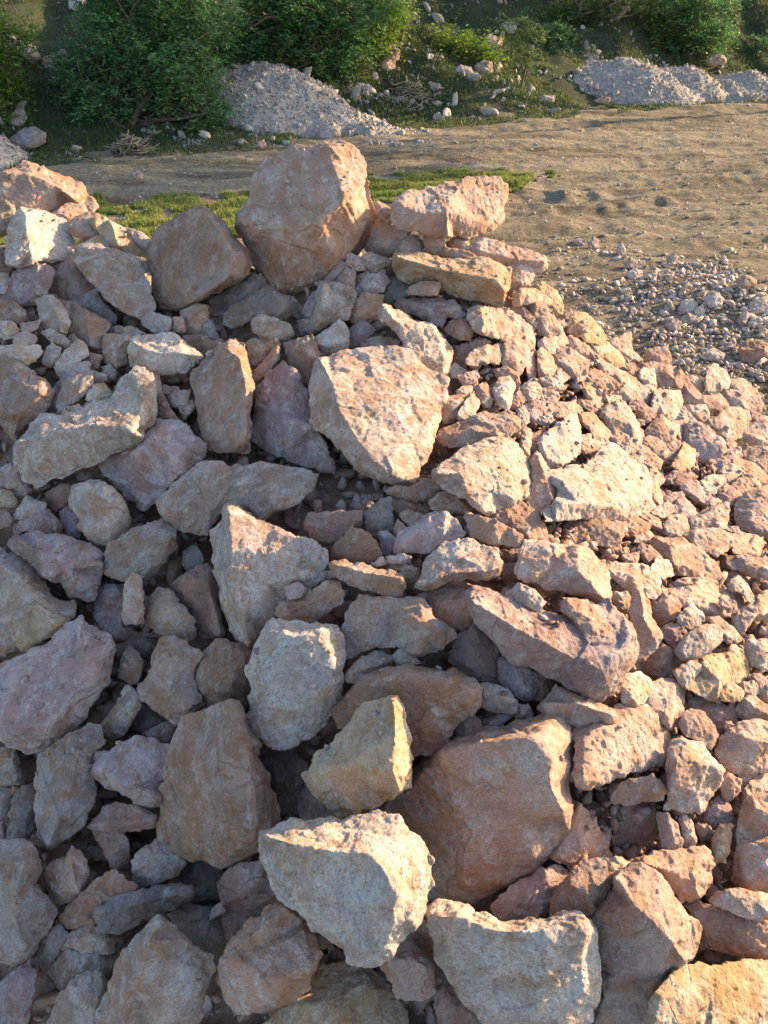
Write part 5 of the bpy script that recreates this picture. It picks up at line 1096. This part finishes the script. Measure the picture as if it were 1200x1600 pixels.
# unseen trees added right of the frame to shade the left of the lot
for q, (tx, ty, th) in enumerate(()):
    tree('added_shade_tree', ('leafy tree beyond the right edge of the lot', 'taller leafy tree behind the first one beyond the right edge', 'leafy tree farthest to the right beyond the lot', 'leafy tree high on the slope beyond the right edge')[q], 'tree', (tx, ty, tz(tx, ty)),
         [((tx, ty, th * .75), (2.3, 2.0, 1.6)), ((tx - 1.2, ty + .5, th * .45), (1.6, 1.5, 1.3)), ((tx + 1.3, ty - .4, th * .5), (1.6, 1.5, 1.4)), ((tx, ty, th * .25), (1.6, 1.5, 1.0))], M_LEAF, 40 + q, stems=4, dens=8, ntw=4, nleaf=10, ll=.11, lw=.07, r0=.1)

tree('shrub', 'low dark bush on the slope left of the two bare stems', 'shrub', foot_at(840, 17.6),
     [PB(850, 60, 40, 20, 17.8), PB(800, 50, 34, 20, 17.9), PB(880, 85, 30, 10, 17.6)], M_LEAF, 34, stems=4, dens=44, r0=.02)
tree('shrub', 'dark leafy bush between the two bare stems and the drooping tree', 'shrub', foot_at(1010, 18.9),
     [PB(1005, 60, 32, 18, 18.9), PB(975, 75, 22, 12, 18.8), PB(1030, 40, 30, 16, 19.0)], M_LEAF3, 35, stems=4, dens=46, r0=.02)
tree('shrub', 'dark bush at the right end of the slope above the gravel mound', 'shrub', foot_at(1150, 20.0),
     [PB(1150, 62, 34, 16, 20.0), PB(1185, 70, 30, 14, 20.0)], M_LEAF, 36, stems=4, dens=44, r0=.02)
tree('shrub_tree', 'loose green tree across the top edge between the two gravel mounds', 'tree', foot_at(650, 19.5),
     [PB(640, 5, 60, 28, 19.5), PB(720, -5, 60, 26, 19.8), PB(790, 15, 50, 24, 19.6), PB(860, 0, 50, 26, 19.9), PB(690, 30, 30, 14, 19.3)], M_LEAF, 33, stems=4, dens=40, r0=.05)
tx, ty = 10.6, 17.2; g_ = tz(tx, ty)  # unseen tree added beyond the frame so its high crown shades the lot's left
tree('added_shade_tree', 'unseen tall tree added beyond the right edge to shade the left of the lot', 'tree', (tx, ty, g_), [((tx, ty, 5.0), (2.6, 2.3, 1.2)), ((tx - 1.6, ty + .8, 4.4), (1.7, 1.6, .9)), ((tx + 1.4, ty - 1., 4.6), (1.6, 1.6, .9)), ((tx + .4, ty + .4, 6.2), (1.8, 1.6, .9))], M_LEAF, 44, stems=2, dens=9, nleaf=10, ll=.11, lw=.07, r0=.13)

def blades(x, y, h, rng, name, label, lw=.006, mat=M_GRASS):
    n = len(x); z = terrain(x, y); base = np.stack([x, y, z - .005], 1); d = rng.normal(0, .35, (n, 3)); d[:, 2] = 1; d /= np.linalg.norm(d, axis=1)[:, None]
    s_ = rng.normal(0, 1, (n, 3)); s_[:, 2] = 0; s_ /= np.linalg.norm(s_, axis=1)[:, None]; w_ = (s_ * lw) * rng.uniform(.6, 1.5, n)[:, None]; t = base + d * h[:, None]
    mid_ = base + d * h[:, None] * .55 + rng.normal(0, .1, (n, 3)) * h[:, None]
    Q = np.stack([base - w_, base + w_, mid_ + w_ * .7, mid_ - w_ * .7], 1).reshape(-1, 3); T_ = np.stack([mid_ - w_ * .7, mid_ + w_ * .7, t], 1).reshape(-1, 3)
    me = mesh_np(name, np.vstack([Q, T_]), [np.arange(n * 4).reshape(-1, 4), n * 4 + np.arange(n * 3).reshape(-1, 3)], mat, smooth=False, rnd=np.concatenate([np.repeat(rng.random(n), 4), np.repeat(rng.random(n), 3)]))
    tag(link(name, me), label, 'grass', kind='stuff')
# grass strip behind the crest
n = 150000; x = RNG.uniform(-3.6, 2.1, n); c_ = np.interp(x, [-3.6, -2.2, -1, .3, 1.2, 2.1], [7.6, 7.9, 8.4, 9.0, 9.5, 9.95]); hw = np.interp(x, [-3.6, -2.5, -.5, 1.2, 2.1], [.8, 1.15, 1.1, .75, .2])
y = c_ + RNG.uniform(-1, 1, n) * hw; P2 = np.stack([x, y, 0 * x], 1)
k = (vnoise(P2 * 2.2, 41) + .5 * vnoise(P2 * 7, 42)) > (-.55 + .9 * (np.abs(y - c_) / hw) ** 3)
blades(x[k], y[k], RNG.uniform(.015, .06, k.sum()), RNG, 'grass', 'strip of short green grass between the heap and the dirt track', .007)
n = 130000; x = RNG.uniform(-7, 11, n); y = hill_line(x) + RNG.gamma(1.6, 2.2, n) - .7; P2 = np.stack([x, y, 0 * x], 1); k = (vnoise(P2 * 1.1, 51) + .6 * vnoise(P2 * 4, 52)) > -.25
blades(x[k], y[k], RNG.uniform(.02, .085, k.sum()), RNG, 'ground_cover', 'low weeds and grass covering the shaded slope', .010, M_COVER)
# scattered slope stones too many to count
n = 2600; x = RNG.uniform(-7, 11, n); y = hill_line(x) + RNG.gamma(1.5, 2.6, n) - .3; s = RNG.gamma(1.5, .02, n).clip(.012, .13); P2 = np.stack([x, y, 0 * x], 1); k = vnoise(P2 * .9, 61) > .05
v, f, r = scatter(LIB3, np.stack([x, y, terrain(x, y) + s * .2], 1)[k], s[k], RNG)
tag(link('slope_stones', mesh_np('slope_stones', v, f, MOUNDM, rnd=r)), 'small weathered stones strewn over the slope between the bushes', 'stones', kind='stuff')

# piles of cut sticks
def sticks(name, label, c, r, n, seed, mat, L=(.15, .5), h=.18):
    rng = np.random.default_rng(seed); V, F, off = [], [], 0; c = np.array(c, float)
    for _ in range(n):
        a = rng.normal(0, .45, 2) * r; base = c + [a[0], a[1], h * max(0, 1 - (a[0] / r[0]) ** 2) * rng.random()]; d = rng.normal(0, 1, 3); d[2] *= .28; d /= np.linalg.norm(d); ln = rng.uniform(*L)
        base[2] += tz(base[0], base[1]) - c[2]
        v, f = tube(bend(base - d * ln / 2, base + d * ln / 2, rng, 4, .06), np.linspace(.009, .004, 4), 4); V.append(v); F.append(f + off); off += len(v)
    V = np.vstack(V)
    tag(link(name, mesh_np(name, V - c, np.vstack(F), mat, rnd=RNG.random(len(V))), c), label, 'brushwood')
p = at_y(650, 135, 14.3); sticks('brush_pile', 'grey pile of cut sticks on the slope right of the gravel mound', (p[0], 14.6, tz(p[0], 14.6)), (.6, .35), 170, 71, M_DRY, (.08, .3), .07)
p = at_z(208, 238, 0); sticks('dead_bush', 'tangle of dry twigs at the foot of the broad dark green tree', (p[0], p[1], tz(p[0], p[1])), (.30, .2), 170, 72, M_DRY, (.08, .3), .2)
